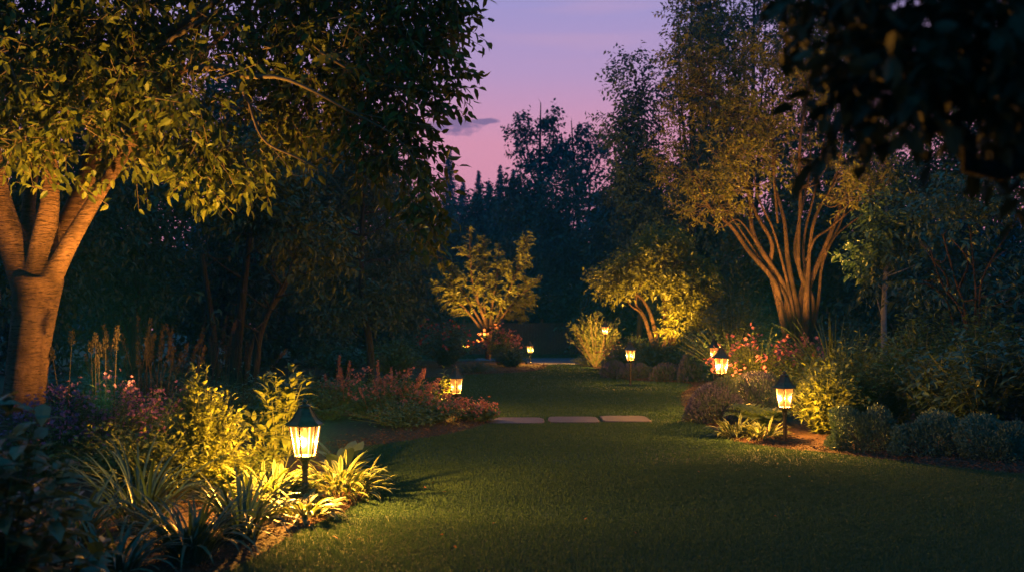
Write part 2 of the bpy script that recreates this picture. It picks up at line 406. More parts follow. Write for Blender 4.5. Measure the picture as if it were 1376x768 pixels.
def _turf():
    m, t, out = newmat('turf'); n = noise(t, .6, 5); n2 = noise(t, 40, 4)
    c = ramp(t, n, [(.3, (.022, .042, .026)), (.7, (.036, .062, .038))]); c = mixc(t, math_(t, 'MULTIPLY', n2, .6), c, (.02, .03, .012))
    p = prin(t, c, .85, .2); bump(t, n2, .9, .03, p); t.links.new(p.outputs[0], out.inputs[0]); return m
M['turf'] = _turf()
M['grass'] = leafmat('grass_blade', (.030, .066, .041), (.045, .082, .045), (.060, .090, .043), trans=.35, rough=.7, spec=.08)
def _glass():
    m, t, out = newmat('lit_lantern_glass')
    tr = t.nodes.new('ShaderNodeBsdfTransparent'); tr.inputs[0].default_value = (.88, .54, .22, 1)
    gl = t.nodes.new('ShaderNodeBsdfGlossy'); gl.inputs['Roughness'].default_value = .25; gl.inputs[0].default_value = (.8, .8, .8, 1)
    mx = t.nodes.new('ShaderNodeMixShader'); mx.inputs[0].default_value = .015
    t.links.new(tr.outputs[0], mx.inputs[1]); t.links.new(gl.outputs[0], mx.inputs[2])
    em = t.nodes.new('ShaderNodeEmission'); em.inputs[0].default_value = (1, .40, .09, 1)
    t.links.new(ramp(t, noise(t, 22, 3), [(.3, (.30,)*3), (.7, (.46,)*3)]), em.inputs[1])
    ad = t.nodes.new('ShaderNodeAddShader'); t.links.new(mx.outputs[0], ad.inputs[0]); t.links.new(em.outputs[0], ad.inputs[1])
    t.links.new(ad.outputs[0], out.inputs[0]); return m
M['glass'] = _glass()
def _bulb(name, c, s):
    m, t, out = newmat(name); e = t.nodes.new('ShaderNodeEmission'); e.inputs[0].default_value = c + (1,); e.inputs[1].default_value = s
    t.links.new(e.outputs[0], out.inputs[0]); return m
M['bulb'] = _bulb('glowing_bulb', (1, .50, .14), 4.0)

# ------------------------------------------------------------------ ground, beds, paving
def poly_mesh(name, pts, mat, z0, lift, kind='structure', step=.35, seed=1):
    pts = [tuple(p) for p in pts]; bd = []
    for i, a in enumerate(pts):
        b = pts[(i + 1) % len(pts)]; n = max(1, int(math.dist(a, b) / step))
        bd += [(a[0] + (b[0] - a[0]) * k / n, a[1] + (b[1] - a[1]) * k / n) for k in range(n)]
    A = np.array(bd); g = rg(seed)
    x0, y0 = A.min(0); x1, y1 = A.max(0)
    n_in = int(min(6000, (x1 - x0) * (y1 - y0) / step ** 2))
    C = np.column_stack([x0 + (x1 - x0) * g.random(n_in), y0 + (y1 - y0) * g.random(n_in)])
    C = C[inside(C, A)]
    dd = np.min(np.linalg.norm(C[:, None] - A[None], axis=2), 1); C = C[dd > step * .4]
    allp = [Vector(p) for p in bd] + [Vector(p) for p in C]
    v, e, f, *_ = delaunay_2d_cdt(allp, [], [list(range(len(bd)))], 1, 1e-5)
    co = np.array([tuple(p) for p in v]); d = np.min(np.linalg.norm(co[:, None] - A[None], axis=2), 1)
    z = z0 + lift * np.clip(d / .8, 0, 1) * (.8 + .2 * np.sin(co[:, 0] * 2.1) * np.cos(co[:, 1] * 1.7))
    mb = MB(); mb.add(np.column_stack([co, z]), np.concatenate([np.array(q) for q in f]), [len(q) for q in f], .5)
    return tag(mb.build(name, mat, smooth=True), kind=kind)
def inside(P, A):
    x, y = P[:, 0], P[:, 1]; r = np.zeros(len(P), bool); n = len(A)
    for i in range(n):
        x1, y1 = A[i]; x2, y2 = A[(i + 1) % n]
        c = (y1 > y) != (y2 > y)
        with np.errstate(divide='ignore', invalid='ignore'): xi = (x2 - x1) * (y - y1) / (y2 - y1) + x1
        r ^= c & (x < xi)
    return r

lawn_mb = MB(); lawn_mb.add([(-230, -40, 0), (230, -40, 0), (230, 260, 0), (-230, 260, 0)], [0, 1, 2, 3], [4], .5)
tag(lawn_mb.build('lawn', M['turf']), kind='structure')

og = onground
left_bed = cr([(-2.3, 4.0), (-1.95, 5.2), og(310, 768), og(400, 715), og(455, 690), og(492, 668), og(498, 648), og(482, 618), og(484, 603), og(535, 594),
               og(600, 584), og(645, 573), og(662, 563), og(652, 554)], 60)
left_bed = np.vstack([left_bed, [(-.9, 17.6), (-2.2, 18.2), (-4.2, 17.5), (-6, 15.5), (-14, 14.5), (-14, 4)]])
far_bed = np.vstack([cr([og(480, 512), og(560, 508), og(640, 503), og(700, 500), og(728, 496), og(737, 490.5)], 24), [(.8, 39), (-1.5, 40), (-9, 38), (-9, 29)]])
right_bed = np.vstack([cr([og(1470, 648), og(1376, 638), og(1290, 630), og(1200, 619), og(1120, 609), og(1050, 602), og(985, 592), og(962, 578), og(930, 560), og(917, 545),
                og(916, 528), og(930, 517), og(900, 513), og(850, 511), og(812, 505), og(806, 497), og(785, 492), og(776, 489.5)], 70), [(2.7, 40), (24, 40), (24, 9.2)]])
poly_mesh('garden_bed', left_bed, M['soil'], .006, .07, seed=1)
poly_mesh('garden_bed', far_bed, M['soil'], .006, .07, seed=2)
poly_mesh('garden_bed', right_bed, M['soil'], .006, .08, seed=3)
beds = [left_bed, far_bed, right_bed]

# far paving that crosses behind the lawn
pv = MB(); box(pv, (.7, 39.4, .02), (4.4, 5.6, .05))
pav = pv.build('paving', M['paving']); tag(pav, kind='structure')

# three flat stones set in the grass
rng = rg(5)
stones = [((655, 731), 'left stepping stone, its end beside the flower bed and lamp'), ((737, 804), 'middle one of the three flat pale stepping stones set in the lawn'),
          ((808, 872), 'right stepping stone, nearest to the lit lawn below the right bed')]
stone_rects = []
for i, ((a, b), lab) in enumerate(stones):
    y0, y1 = 14.75 + .12 * i, 15.65 + .14 * i; ym = (y0 + y1) / 2
    xa, xb = (a - CX) / F * ym, (b - CX) / F * ym
    q = []
    n = 36
    for k in range(n):
        t = 2 * math.pi * k / n; c, s = math.cos(t), math.sin(t)
        sx = abs(c) ** .35 * (1 if c > 0 else -1); sy = abs(s) ** .35 * (1 if s > 0 else -1)
        q.append(((xb - xa) / 2 * sx * (1 + .05 * (rng.random() - .5)), (y1 - y0) / 2 * sy * (1 + .05 * (rng.random() - .5))))
    q = np.array(q); mb = MB()
    rings = [(1.0, 0.0), (1.0, .018), (.975, .026)]
    V = np.array([[(x * s, y * s, z) for x, y in q] for s, z in rings]); m = len(rings)
    ii, jj = np.meshgrid(np.arange(m - 1), np.arange(n), indexing='ij'); j2 = (jj + 1) % n
    LV = np.stack([ii * n + jj, ii * n + j2, (ii + 1) * n + j2, (ii + 1) * n + jj], -1).ravel()
    mb.add(V, np.concatenate([LV, (m - 1) * n + np.arange(n)]), np.concatenate([np.full((m - 1) * n, 4), [n]]), .5)
    o = mb.build('stepping_stone', M['stone']); o.location = ((xa + xb) / 2, ym, -.004)
    tag(o, lab, 'stepping stone', 'stepping stones across the lawn')
    stone_rects.append((xa - .02, xb + .02, y0 - .03, y1 + .03))

# grass blades over the lawn in view
def grass():
    g = rg(11); mb = MB()
    for y0, y1, dens, hw, hgt in ((4.6, 7.5, 12000, .0022, .024), (7.5, 10.5, 8000, .0028, .024), (10.5, 15, 3600, .004, .024), (15, 22, 1400, .0065, .026), (22, 31, 560, .0105, .028), (31, 48, 200, .02, .035)):
        xm = .56 * y1 + 1.4; n = int(2 * xm * (y1 - y0) * dens)
        P = np.column_stack([(g.random(n) * 2 - 1) * xm, y0 + (y1 - y0) * g.random(n)])
        P = P[(np.abs(P[:, 0]) < .56 * P[:, 1] + 1.4) & (P[:, 0] > -10)]
        jit = P + g.normal(size=P.shape) * .035
        k = np.ones(len(P), bool)
        for b in beds: k &= ~inside(jit, b)
        for a, b, c, d in stone_rects: k &= ~((jit[:, 0] > a + .02) & (jit[:, 0] < b - .02) & (jit[:, 1] > c + .03) & (jit[:, 1] < d - .03))
        k &= ~((P[:, 0] < 2.95) & (P[:, 1] > 36.5) & (P[:, 1] < 42.3))
        P = P[k]; n = len(P)
        P3 = np.column_stack([P, np.zeros(n)])
        pn = snoise(P3, 1.1, 4) * .5 + snoise(P3, 6, 5) * .3
        az = g.random(n) * 6.28; L = hgt * (.55 + .8 * g.random(n)) * (1 + .22 * pn)
        hd = np.stack([np.cos(az), np.sin(az), 0 * az], -1); sd = np.stack([-np.sin(az), np.cos(az), 0 * az], -1)
        ln = (.15 + .75 * g.random(n) ** 1.5)[:, None]; w = (hw * (.7 + .6 * g.random(n)))[:, None]; Lc = L[:, None]; Z = np.array([0, 0, 1.])
        a = P3 - sd * w; b = P3 + sd * w
        mid = P3 + Z * Lc * .6 + hd * Lc * ln * .3; c = mid - sd * w * .8; d = mid + sd * w * .8
        tip = P3 + Z * Lc * (1 - .25 * ln) + hd * Lc * ln
        V = np.stack([a, b, d, c, tip], 1)
        tone = np.clip(.45 + .25 * pn + .16 * g.normal(size=n), 0, 1)
        mb.add(V, (np.arange(n)[:, None] * 5 + np.array([0, 1, 2, 3, 3, 2, 4])[None]).ravel(), np.tile([4, 3], n), np.repeat(tone, 5))
    tag(mb.build('grass', M['grass']), kind='stuff')
grass()

# bark mulch chips on the visible edges of the beds
def mulch():
    g = rg(12); mb = MB()
    for bed, pts, n, L in ((left_bed, left_bed[:60], 9000, .035), (right_bed, right_bed[2:56], 9000, .04), (far_bed, far_bed[8:24], 900, .07)):
        i = g.integers(0, len(pts), n); P = pts[i] + g.normal(size=(n, 2)) * .33
        P = P[inside(P + g.normal(size=P.shape) * .03, bed)]; m = len(P)
        A = np.array(bed); d = np.min(np.linalg.norm(P[:, None] - pts[None], axis=2), 1)
        P3 = np.column_stack([P, .012 + .07 * np.clip(d / .8, 0, 1) + .012 * g.random(m)])
        D = g.normal(size=(m, 3)) * np.array([1, 1, .3])
        leaves(mb, P3, D, np.array([0, 0, 1.]) + g.normal(size=(m, 3)) * .4, L * (.5 + g.random(m)), L * .45, 'diamond', g.random(m))
    tag(mb.build('bark_mulch', M['chip']), kind='stuff')
mulch()

# ------------------------------------------------------------------ haze
hz = MB(); box(hz, (0, 110, 15), (490, 330, 32)); hzo = tag(hz.build('haze', []) , kind='stuff')
hm, ht, hout = newmat('evening_haze')
hv = ht.nodes.new('ShaderNodeVolumePrincipled'); hv.inputs['Color'].default_value = (.05, .45, 1, 1); hv.inputs['Density'].default_value = .0010; hv.inputs['Anisotropy'].default_value = .2
ht.links.new(hv.outputs[0], hout.inputs['Volume']); hzo.data.materials.append(hm)

# ------------------------------------------------------------------ fence far behind
def fence():
    Y = 47.5; x0, x1 = -4.2, 5.2
    r = thing('wooden_fence', ((x0 + x1) / 2, Y, 0), 'dark vertical-board wooden fence across the far end of the garden', 'fence')
    half = (x1 - x0) / 2; mb = MB(); n = 66; g = rg(9)
    for k in range(n):
        x = -half + (k + .5) * 2 * half / n; box(mb, (x, 0, .80 + .01 * g.random()), (2 * half / n - .018, .022, 1.5))
    mb.build('board_panel', M['wood'], r)
    rl = MB(); box(rl, (0, .05, .4), (2 * half, .05, .09)); box(rl, (0, .05, 1.25), (2 * half, .05, .09)); rl.build('rail', M['wood'], r)
    for k in range(6):
        p = MB(); box(p, (0, 0, .85), (.12, .12, 1.7)); box(p, (0, 0, 1.72), (.16, .16, .04))
        o = p.build('post', M['wood'], r); o.location = (-half + k * 2 * half / 5, .02, 0)
fence()

# ------------------------------------------------------------------ lanterns
def hexpt(r, k, z, rot=0): a = math.pi / 3 * k + rot; return np.array([r * math.cos(a), r * math.sin(a), z])
HEAD = {}
def head_meshes():
    """lantern head: z = 0 at the top of the post"""
    zb, zt, rb, rt = .075, .325, .075, .118
    m = MB(); lathe(m, [(.022, -.03), (.030, -.02), (.030, .0), (.026, .012), (.040, .04), (.062, .058), (.084, .066), (.084, .084), (.078, .084), (.076, .072), (.02, .070)], 24); HEAD['base_cup'] = (m, M['metal'], True)
    m = MB()
    for k in range(6): tube(m, [hexpt(rb + .005, k, zb - .004), hexpt(rt + .005, k, zt + .004)], [.0085, .0085], 6)
    for r_, z_ in ((rb, zb + .002), (rt, zt - .003)):
        for k in range(6): tube(m, [hexpt(r_, k, z_), hexpt(r_, k + 1, z_)], [.006, .006], 6)
    HEAD['frame'] = (m, M['metal'], False)
    m = MB(); prof = [(.150, .322), (.156, .330), (.150, .338), (.118, .360), (.090, .392), (.068, .430), (.050, .462), (.046, .470)]
    lathe(m, prof, 6, tone=.5)
    for k in range(6): tube(m, [hexpt(r_ * 1.01, k, z_ + .002) for r_, z_ in prof[1:]], [.005] * 7, 5)
    HEAD['roof'] = (m, M['metal'], False)
    m = MB(); lathe(m, [(.03, .466), (.052, .470), (.054, .482), (.03, .490), (.016, .497), (.022, .508), (.024, .518), (.014, .530), (.003, .536)], 16); HEAD['finial'] = (m, M['metal'], True)
    m = MB(); lathe(m, [(.002, .226), (.009, .231), (.016, .242), (.020, .258), (.019, .272), (.013, .288), (.010, .299)], 14); HEAD['bulb'] = (m, M['bulb'], True)
    m = MB(); lathe(m, [(.012, .297), (.016, .300), (.016, .318), (.012, .321)], 12); HEAD['bulb_holder'] = (m, M['metal'], True)
head_meshes()
PANES = []
for k in range(6):
    m = MB(); a, b = hexpt(.073, k, .08), hexpt(.073, k + 1, .08); d, c = hexpt(.116, k, .32), hexpt(.116, k + 1, .32)
    ins = lambda p, q, f: p + (q - p) * f
    m.add([ins(a, b, .06), ins(b, a, .06), ins(c, d, .06), ins(d, c, .06)], [0, 1, 2, 3], [4], .5); PANES.append(m)
_head_cache = {}
def lantern(px, Y, height, rz, label, power, scale=1.0):
    x = (px - CX) / F * Y
    r = thing('path_lantern', (x, Y, 0), label, 'garden lantern', 'lit garden lanterns', R(rz)); tl = rg(int(px)); r.rotation_euler.x = R(tl.normal() * 1.1); r.rotation_euler.y = R(tl.normal() * 1.1)
    zh = height - .536 * scale
    p = MB(); tube(p, [(0, 0, -.05), (0, 0, zh - .005)], [.024, .024], 14); lathe(p, [(.045, 0.0), (.045, .015), (.03, .03), (.024, .05)], 16)
    lathe(p, [(.0245, zh * .55), (.031, zh * .55 + .008), (.031, zh * .55 + .02), (.0245, zh * .55 + .028)], 16)
    p.build('post', M['metal'], r, smooth=False)
    for nm in ('base_cup', 'frame', 'roof', 'finial', 'bulb', 'bulb_holder'):
        if nm not in _head_cache:
            mb, mt, sm = HEAD[nm]; o = mb.build(nm, mt, r, smooth=sm); _head_cache[nm] = o
        else:
            o = _head_cache[nm].copy(); col.objects.link(o); o.parent = r
        o.location = (0, 0, zh); o.scale = (scale,) * 3
    for k in range(6):
        key = 'pane%d' % k
        if key not in _head_cache:
            o = PANES[k].build('pane', M['glass'], r); _head_cache[key] = o
        else:
            o = _head_cache[key].copy(); col.objects.link(o); o.parent = r
        o.location = (0, 0, zh); o.scale = (scale,) * 3
    l = bpy.data.lights.new('lantern_light', 'POINT'); l.energy = power * 8.5; l.color = LAMP_COL; l.shadow_soft_size = .035
    lo = bpy.data.objects.new('lantern_light', l); col.objects.link(lo); lo.parent = r; lo.location = (0, 0, zh + .198 * scale)
    return r
lantern(410, 7.9, .90, 22, 'nearest lit lantern, among striped hostas at the left bed edge', 158)
lantern(1055, 12.3, .92, 12, 'lit lantern on a bare black post beside the three clipped mounds', 84)
lantern(614, 16.0, .83, 35, 'lit lantern standing behind the pink-spired plants of the left bed', 26)
lantern(968, 16.0, 1.16, 8, 'lit lantern in front of the pink flowering bush', 85)
lantern(961, 21.5, 1.20, 20, 'half-hidden lantern glowing just behind another lantern\'s roof by the pink bush', 40)
lantern(847, 24.0, 1.08, 40, 'lit lantern rising from low mounds in front of the rounded dark shrub', 28)
lantern(713, 36.0, .90, 15, 'farthest lit lantern at the tip of the left bed by the paving', 42)
lantern(813, 32.5, 1.62, 30, 'lit lantern on a tall post against the golden fan-shaped yew', 70)

def spot(px, Y, z, target, power, deg=70, blend=.6, size=.06, colr=SPOT_COL, dx_=0):
    l = bpy.data.lights.new('uplight', 'SPOT'); l.energy = power; l.color = colr; l.spot_size = R(deg); l.spot_blend = blend; l.shadow_soft_size = size
    o = bpy.data.objects.new('uplight', l); col.objects.link(o)
    p = Vector(((px - CX) / F * Y + dx_, Y, z)); o.location = p
    o.rotation_euler = (Vector(target) - p).to_track_quat('-Z', 'Y').to_euler()

# ------------------------------------------------------------------ trees
def px_path(Y, pts, dY=0): # pts (px, py, r)
    n = len(pts); return [W(p[0], p[1], Y + dY * i / max(1, n - 1)) for i, p in enumerate(pts)], [p[2] for p in pts]
def pxclumps(lst): # (px, py, Y, rx_px, ry_px, ry_m)
    return [(W(px, py, Y), (rx * Y / F, dp, rz * Y / F)) for px, py, Y, rx, rz, dp in lst]

# --- the big uplit tree on the left
def big_tree():
    g = rg(21); root = thing('broadleaf_tree', G(26, 9.5), 'large smooth-barked tree at left, trunk glowing orange from below', 'tree')
    o = np.array(root.location); tb = MB()
    main = [([(30, 660, 0.252), (38, 560, 0.172), (46, 480, 0.160), (54, 420, 0.172), (60, 372, 0.197)], 9.5, 0, 22),
            ([(52, 400, 0.168), (28, 335, 0.143), (8, 270, 0.113), (-6, 190, 0.092), (-20, 90, 0.059)], 9.5, .2, 12),
            ([(58, 385, 0.143), (66, 325, 0.126), (76, 262, 0.088), (73, 200, 0.076), (66, 110, 0.059), (60, 20, 0.034)], 9.5, -.3, 12),
            ([(52, 350, 0.101), (46, 290, 0.071), (52, 230, 0.063), (62, 150, 0.050), (80, 60, 0.034)], 9.6, .9, 10),
            ([(66, 388, 0.160), (86, 330, 0.122), (116, 262, 0.097), (136, 200, 0.084), (150, 130, 0.067), (160, 40, 0.042)], 9.5, .5, 14),
            ([(74, 380, 0.109), (104, 322, 0.084), (150, 246, 0.063), (200, 172, 0.050), (255, 95, 0.038), (330, 30, 0.021)], 9.45, -.6, 14),
            ([(-22, 660, 0.134), (-10, 470, 0.092), (-4, 385, 0.088), (-20, 280, 0.076), (-44, 180, 0.059)], 10.1, .3, 14)]
    for k_, (pts, Y, dY, n) in enumerate(main):
        p, r = px_path(Y, [(a - 8, b_, c * (1.18 if k_ == 0 else .97)) for a, b_, c in pts], dY); tube(tb, p, r, 20, n=n, cap=True)
    tr = tb.build('trunk', M['bark'], root, smooth=True, origin=o)
    rm = tr.modifiers.new('blend', 'REMESH'); rm.mode = 'VOXEL'; rm.voxel_size = .022; rm.use_smooth_shade = True
    sm = tr.modifiers.new('smooth', 'SMOOTH'); sm.factor = .6; sm.iterations = 6
    # limbs through the crown
    lb = MB()
    limbs = [[(330, 30, .025), (360, 60, .022), (430, 70, .018), (520, 60, .012), (600, 30, .005)],
             [(255, 95, .04), (300, 90, .03), (325, 103, .024), (375, 104, .018), (420, 122, .014), (470, 150, .010), (540, 190, .006), (575, 260, .003)],
             [(300, 92, .02), (330, 128, .015), (345, 172, .012), (362, 195, .010), (400, 212, .009), (440, 234, .007), (458, 255, .005), (470, 270, .003)],
             [(362, 195, .006), (380, 215, .005), (395, 235, .004), (412, 234, .002)],
             [(440, 236, .004), (468, 240, .003), (500, 243, .002)],
             [(416, 226, .005), (418, 245, .004), (416, 275, .003), (430, 300, .002)],
             [(160, 60, .05), (230, 40, .04), (330, -20, .03), (450, -40, .02)],
             [(66, 110, .06), (30, 60, .04), (-20, 20, .03)], [(150, 130, .05), (180, 90, .04), (220, 60, .03), (300, 10, .02)],
             [(430, 70, .014), (500, 110, .010), (560, 120, .006), (600, 130, .003)], [(470, 150, .008), (520, 160, .006), (580, 170, .003)]]
    for i, l in enumerate(limbs):
        p, r = px_path(9.2 if i in (0, 6, 7, 8) else 8.6, l, -.35); tube(lb, p, r, 7, n=18)
    lb.build('limb', M['twig'], root, smooth=True, origin=o)
    cl = pxclumps([(-20, 130, 9.4, 70, 60, .9), (60, 100, 8.9, 70, 55, .9), (30, 190, 8.7, 50, 22, .4), (140, 80, 9.2, 70, 55, .9), (205, 110, 9.2, 60, 55, .8), (110, 165, 8.8, 45, 25, .4), (180, 205, 9.5, 45, 25, .5),
                   (270, 140, 8.9, 60, 62, .8), (290, 215, 8.8, 38, 40, .4), (340, 90, 9.0, 70, 60, .8), (345, 150, 9.0, 55, 55, .6), (420, 90, 9.0, 65, 60, .7), (400, 150, 9.0, 45, 40, .5),
                   (490, 95, 8.9, 60, 60, .7), (490, 165, 8.9, 45, 35, .5), (545, 60, 8.9, 50, 50, .5), (545, 145, 8.8, 45, 45, .5), (555, 205, 8.7, 32, 35, .35), (566, 265, 8.6, 22, 38, .25), (570, 312, 8.6, 14, 26, .2),
                   (500, 215, 8.8, 30, 22, .3), (0, 20, 9.3, 110, 60, 1.2), (150, 10, 9.3, 110, 60, 1.2), (300, 10, 9.2, 110, 55, 1.1), (450, 10, 9.1, 90, 50, .9), (560, -5, 9.0, 60, 45, .6),
                   (100, -70, 9.4, 180, 60, 1.4), (330, -70, 9.3, 170, 60, 1.3), (520, -70, 9.2, 90, 50, .8), (610, -40, 9.0, 40, 40, .4), (600, 30, 8.9, 28, 26, .3)])
    lf = MB(); tw = MB()
    crown(lf, cl, 4300, 7, .105, .052, .30, g, 'oval', out=.5, up=-.15, droop=.55, stick=tw, gap=-.95, gapk=2.5, shell=.5)
    # outer sprays seen singly against the sky
    sp = [(615, 8, 1), (628, 12, .6), (600, 50, .8), (610, 95, 1), (622, 92, .5), (596, 128, 1), (604, 142, .4), (590, 165, .7), (585, 190, .5), (595, 75, .5), (590, 25, .3), (300, 262, -.2), (255, 245, 0),
          (110, 235, -.3), (205, 210, .2), (275, 262, 0), (330, 255, .2), (60, 230, .3), (20, 205, .2), (0, 190, 0), (360, 240, .3), (440, 205, .1), (580, 235, 0), (585, 300, -.1), (572, 340, 0)]
    P = np.concatenate([W(a, b, 8.8) + g.normal(size=(5, 3)) * np.array([.10, .14, .09]) for a, b, _ in sp])
    d = nrm(np.repeat(np.array([[c, 0, -.35] for _, _, c in sp]), 5, 0) + g.normal(size=P.shape) * .35); K = 7
    t = (np.arange(K) + .5) / K; ps = P[:, None] + d[:, None] * (.30 * (t - .6))[None, :, None]
    sd = nrm(np.cross(d, [0, 1, .3])); sg = np.where(np.arange(K) % 2 == 0, 1., -1.)
    ld = d[:, None] * .6 + sd[:, None] * sg[None, :, None] * .6 + np.array([0, 0, -.5]) + g.normal(size=ps.shape) * .25
    leaves(lf, ps.reshape(-1, 3), ld.reshape(-1, 3), g.normal(size=(ps.shape[0] * K, 3)) + np.array([0, -.6, .6]), .10 * (.7 + .5 * g.random(len(P) * K)), .05, 'oval', rng=g)
    sticks(tw, ps[:, 0], ps[:, -1], .004, .002)
    lf.build('crown', M['tree_leaf'], root, origin=o); tw.build('twig', M['twig'], root, origin=o)
big_tree()

# --- generic trees
def tree(name, label, cat, px, Y, clumps, stems_, leafm, barkm, seed, ntw, K, L, Wd, tl, group=None, gap=None, gapk=1.0, tmpl='diamond', twig=False, sides=8, up=.25, out=.7, droop=.35, shell=.45, link=3, flat=0):
    g = rg(seed); root = thing(name, G(px, Y), label, cat, group); o = np.array(root.location)
    tb = MB()
    ends = []
    for pts, dY in stems_:
        p, r = px_path(Y, pts, dY); p = [q + g.normal(size=3) * .0035 * min(Y, 24) * (0 < i_ < len(p)) * min(1., (q[2] + .2) / 2) for i_, q in enumerate(p)]; tube(tb, p, r, sides, n=max(10, 4 * len(pts)), wob=.12, rng=g); q = cr(np.array(p), 12); ends.append(np.column_stack([q, np.interp(np.linspace(0, 1, 12), np.linspace(0, 1, len(r)), r)]))
    E = np.concatenate(ends)
    cl = pxclumps(clumps); lf = MB(); tw = MB()
    for c, rr in cl:                                        # limbs from the stems into every clump
        for k in range(link):
            e = c + np.array(rr) * nrm(g.normal(size=3)) * .75
            low = E[E[:, 2] < e[2] + .1]; S = low if len(low) else E
            s = S[np.argmin(np.linalg.norm(S[:, :3] - e, axis=1) + g.random(len(S)) * .8)]
            mid = (s[:3] + e) / 2 + np.array([0, 0, -.08]) * np.linalg.norm(e - s[:3]) + g.normal(size=3) * .05
            r0 = min(s[3] * .6, .012 * np.linalg.norm(e - s[:3]) + .012); tube(tb, [s[:3], mid, e], [r0, r0 * .6, r0 * .2], 5, n=6)
    crown(lf, cl, ntw, K, L, Wd, tl, g, tmpl, out, up, droop, gap, gapk, tw if twig else None, shell, flat)
    tb.build('trunk', barkm, root, smooth=True, origin=o)
    lf.build('crown', leafm, root, origin=o)
    if twig: tw.build('twig', M['twig'], root, origin=o)
    return root

# multi-stemmed amber tree on the right
tree('multistem_tree', 'tall fan of slender reddish stems lit amber behind the right bed', 'tree', 1075, 21, [
  (950, 277, 21.2, 48, 16, .8), (925, 237, 21.4, 40, 20, .8), (990, 254, 20.6, 35, 16, .7), (960, 205, 21.0, 50, 30, .9), 
  (1085, 232, 20.6, 34, 24, .7), (1145, 264, 20.4, 40, 19, .7), (1170, 247, 20.6, 32, 17, .6), (1135, 228, 20.6, 30, 20, .6), (1205, 165, 21, 26, 26, .6), (1128, 237, 20.4, 22, 16, .5), (1165, 225, 20.8, 36, 22, .7), (1190, 180, 21.2, 32, 28, .7), (1130, 180, 21.2, 36, 30, .8), (1060, 190, 21.2, 40, 30, .8), (1000, 165, 21.4, 40, 35, .9),
  (930, 165, 21.8, 40, 35, .9), (900, 215, 21.8, 28, 24, .7), (960, 110, 22, 45, 40, 1.0), (1040, 120, 22, 50, 40, 1.0), (1110, 110, 22, 50, 40, 1.0), (910, 90, 22.2, 35, 40, .9), (940, 30, 22.4, 50, 45, 1.1), (1030, 40, 22.4, 55, 45, 1.1), (1120, 30, 22.4, 55, 45, 1.1), (1180, 80, 22, 40, 45, 1), (1005, 210, 20.8, 24, 16, .5), (1045, 225, 20.6, 22, 14, .5), (1020, 150, 20.8, 40, 26, .7), (1085, 165, 20.8, 36, 24, .7), (975, 130, 21, 36, 28, .7), (1055, 85, 21.2, 44, 30, .8), (985, 70, 21.4, 40, 30, .8), (925, 120, 21.4, 30, 26, .7)],
  [([(1062, 470, 0.086), (1056, 420, 0.066), (1036, 382, 0.055), (1012, 342, 0.047), (986, 306, 0.039), (962, 276, 0.031), (935, 240, 0.020), (905, 215, 0.009)], .3),
   ([(1066, 470, 0.078), (1055, 420, 0.062), (1046, 385, 0.058), (1016, 322, 0.051), (1004, 262, 0.039), (996, 228, 0.031), (965, 160, 0.023), (925, 80, 0.016)], .8),
   ([(1060, 470, 0.078), (1050, 418, 0.062), (1041, 365, 0.051), (1032, 322, 0.043), (1026, 280, 0.035), (1005, 200, 0.027), (985, 100, 0.016)], .5),
   ([(1080, 480, 0.086), (1074, 410, 0.062), (1064, 350, 0.051), (1052, 300, 0.039), (1046, 235, 0.031), (1040, 120, 0.020)], .6),
   ([(1080, 480, 0.086), (1080, 400, 0.066), (1082, 350, 0.043), (1076, 262, 0.035), (1078, 195, 0.031), (1090, 90, 0.016)], -.2),
   ([(1076, 480, 0.094), (1080, 420, 0.066), (1075, 380, 0.039), (1068, 330, 0.035), (1086, 215, 0.023), (1082, 120, 0.016)], 1.0),
   ([(1084, 480, 0.094), (1086, 410, 0.066), (1086, 365, 0.047), (1096, 325, 0.039), (1108, 285, 0.035), (1118, 240, 0.027), (1132, 175, 0.020)], -.3),
   ([(1082, 480, 0.094), (1094, 395, 0.062), (1106, 340, 0.051), (1120, 290, 0.039), (1142, 242, 0.027), (1175, 190, 0.020), (1205, 150, 0.009)], .2),
   ([(1084, 350, 0.031), (1100, 328, 0.027), (1118, 308, 0.023), (1140, 285, 0.012)], -.3), ([(1108, 342, 0.023), (1128, 318, 0.021), (1155, 295, 0.016), (1190, 268, 0.006)], .3),
   ([(1016, 325, 0.023), (990, 298, 0.016), (960, 300, 0.009), (925, 285, 0.005)], -.2), ([(1045, 300, 0.023), (1040, 280, 0.023), (1030, 245, 0.016), (1045, 200, 0.009)], -.5),
   ([(1070, 470, 0.048), (1066, 420, 0.036), (1056, 370, 0.029), (1040, 310, 0.024), (1018, 250, 0.018), (1012, 170, 0.010)], .4), ([(1088, 470, 0.048), (1098, 410, 0.036), (1112, 350, 0.029), (1128, 300, 0.022), (1150, 250, 0.016), (1165, 180, 0.008)], .5),
   ([(1080, 470, 0.048), (1086, 400, 0.036), (1092, 330, 0.029), (1100, 260, 0.022), (1108, 180, 0.014), (1118, 90, 0.006)], .8), ([(1066, 470, 0.048), (1050, 400, 0.036), (1020, 350, 0.026), (985, 300, 0.018), (950, 250, 0.011), (930, 190, 0.006)], .6)],
  M['amber_leaf'], M['stembark'], 31, 4100, 8, .10, .046, .34, gap=.02, gapk=2.4, twig=True, flat=.35, up=.2, link=3)

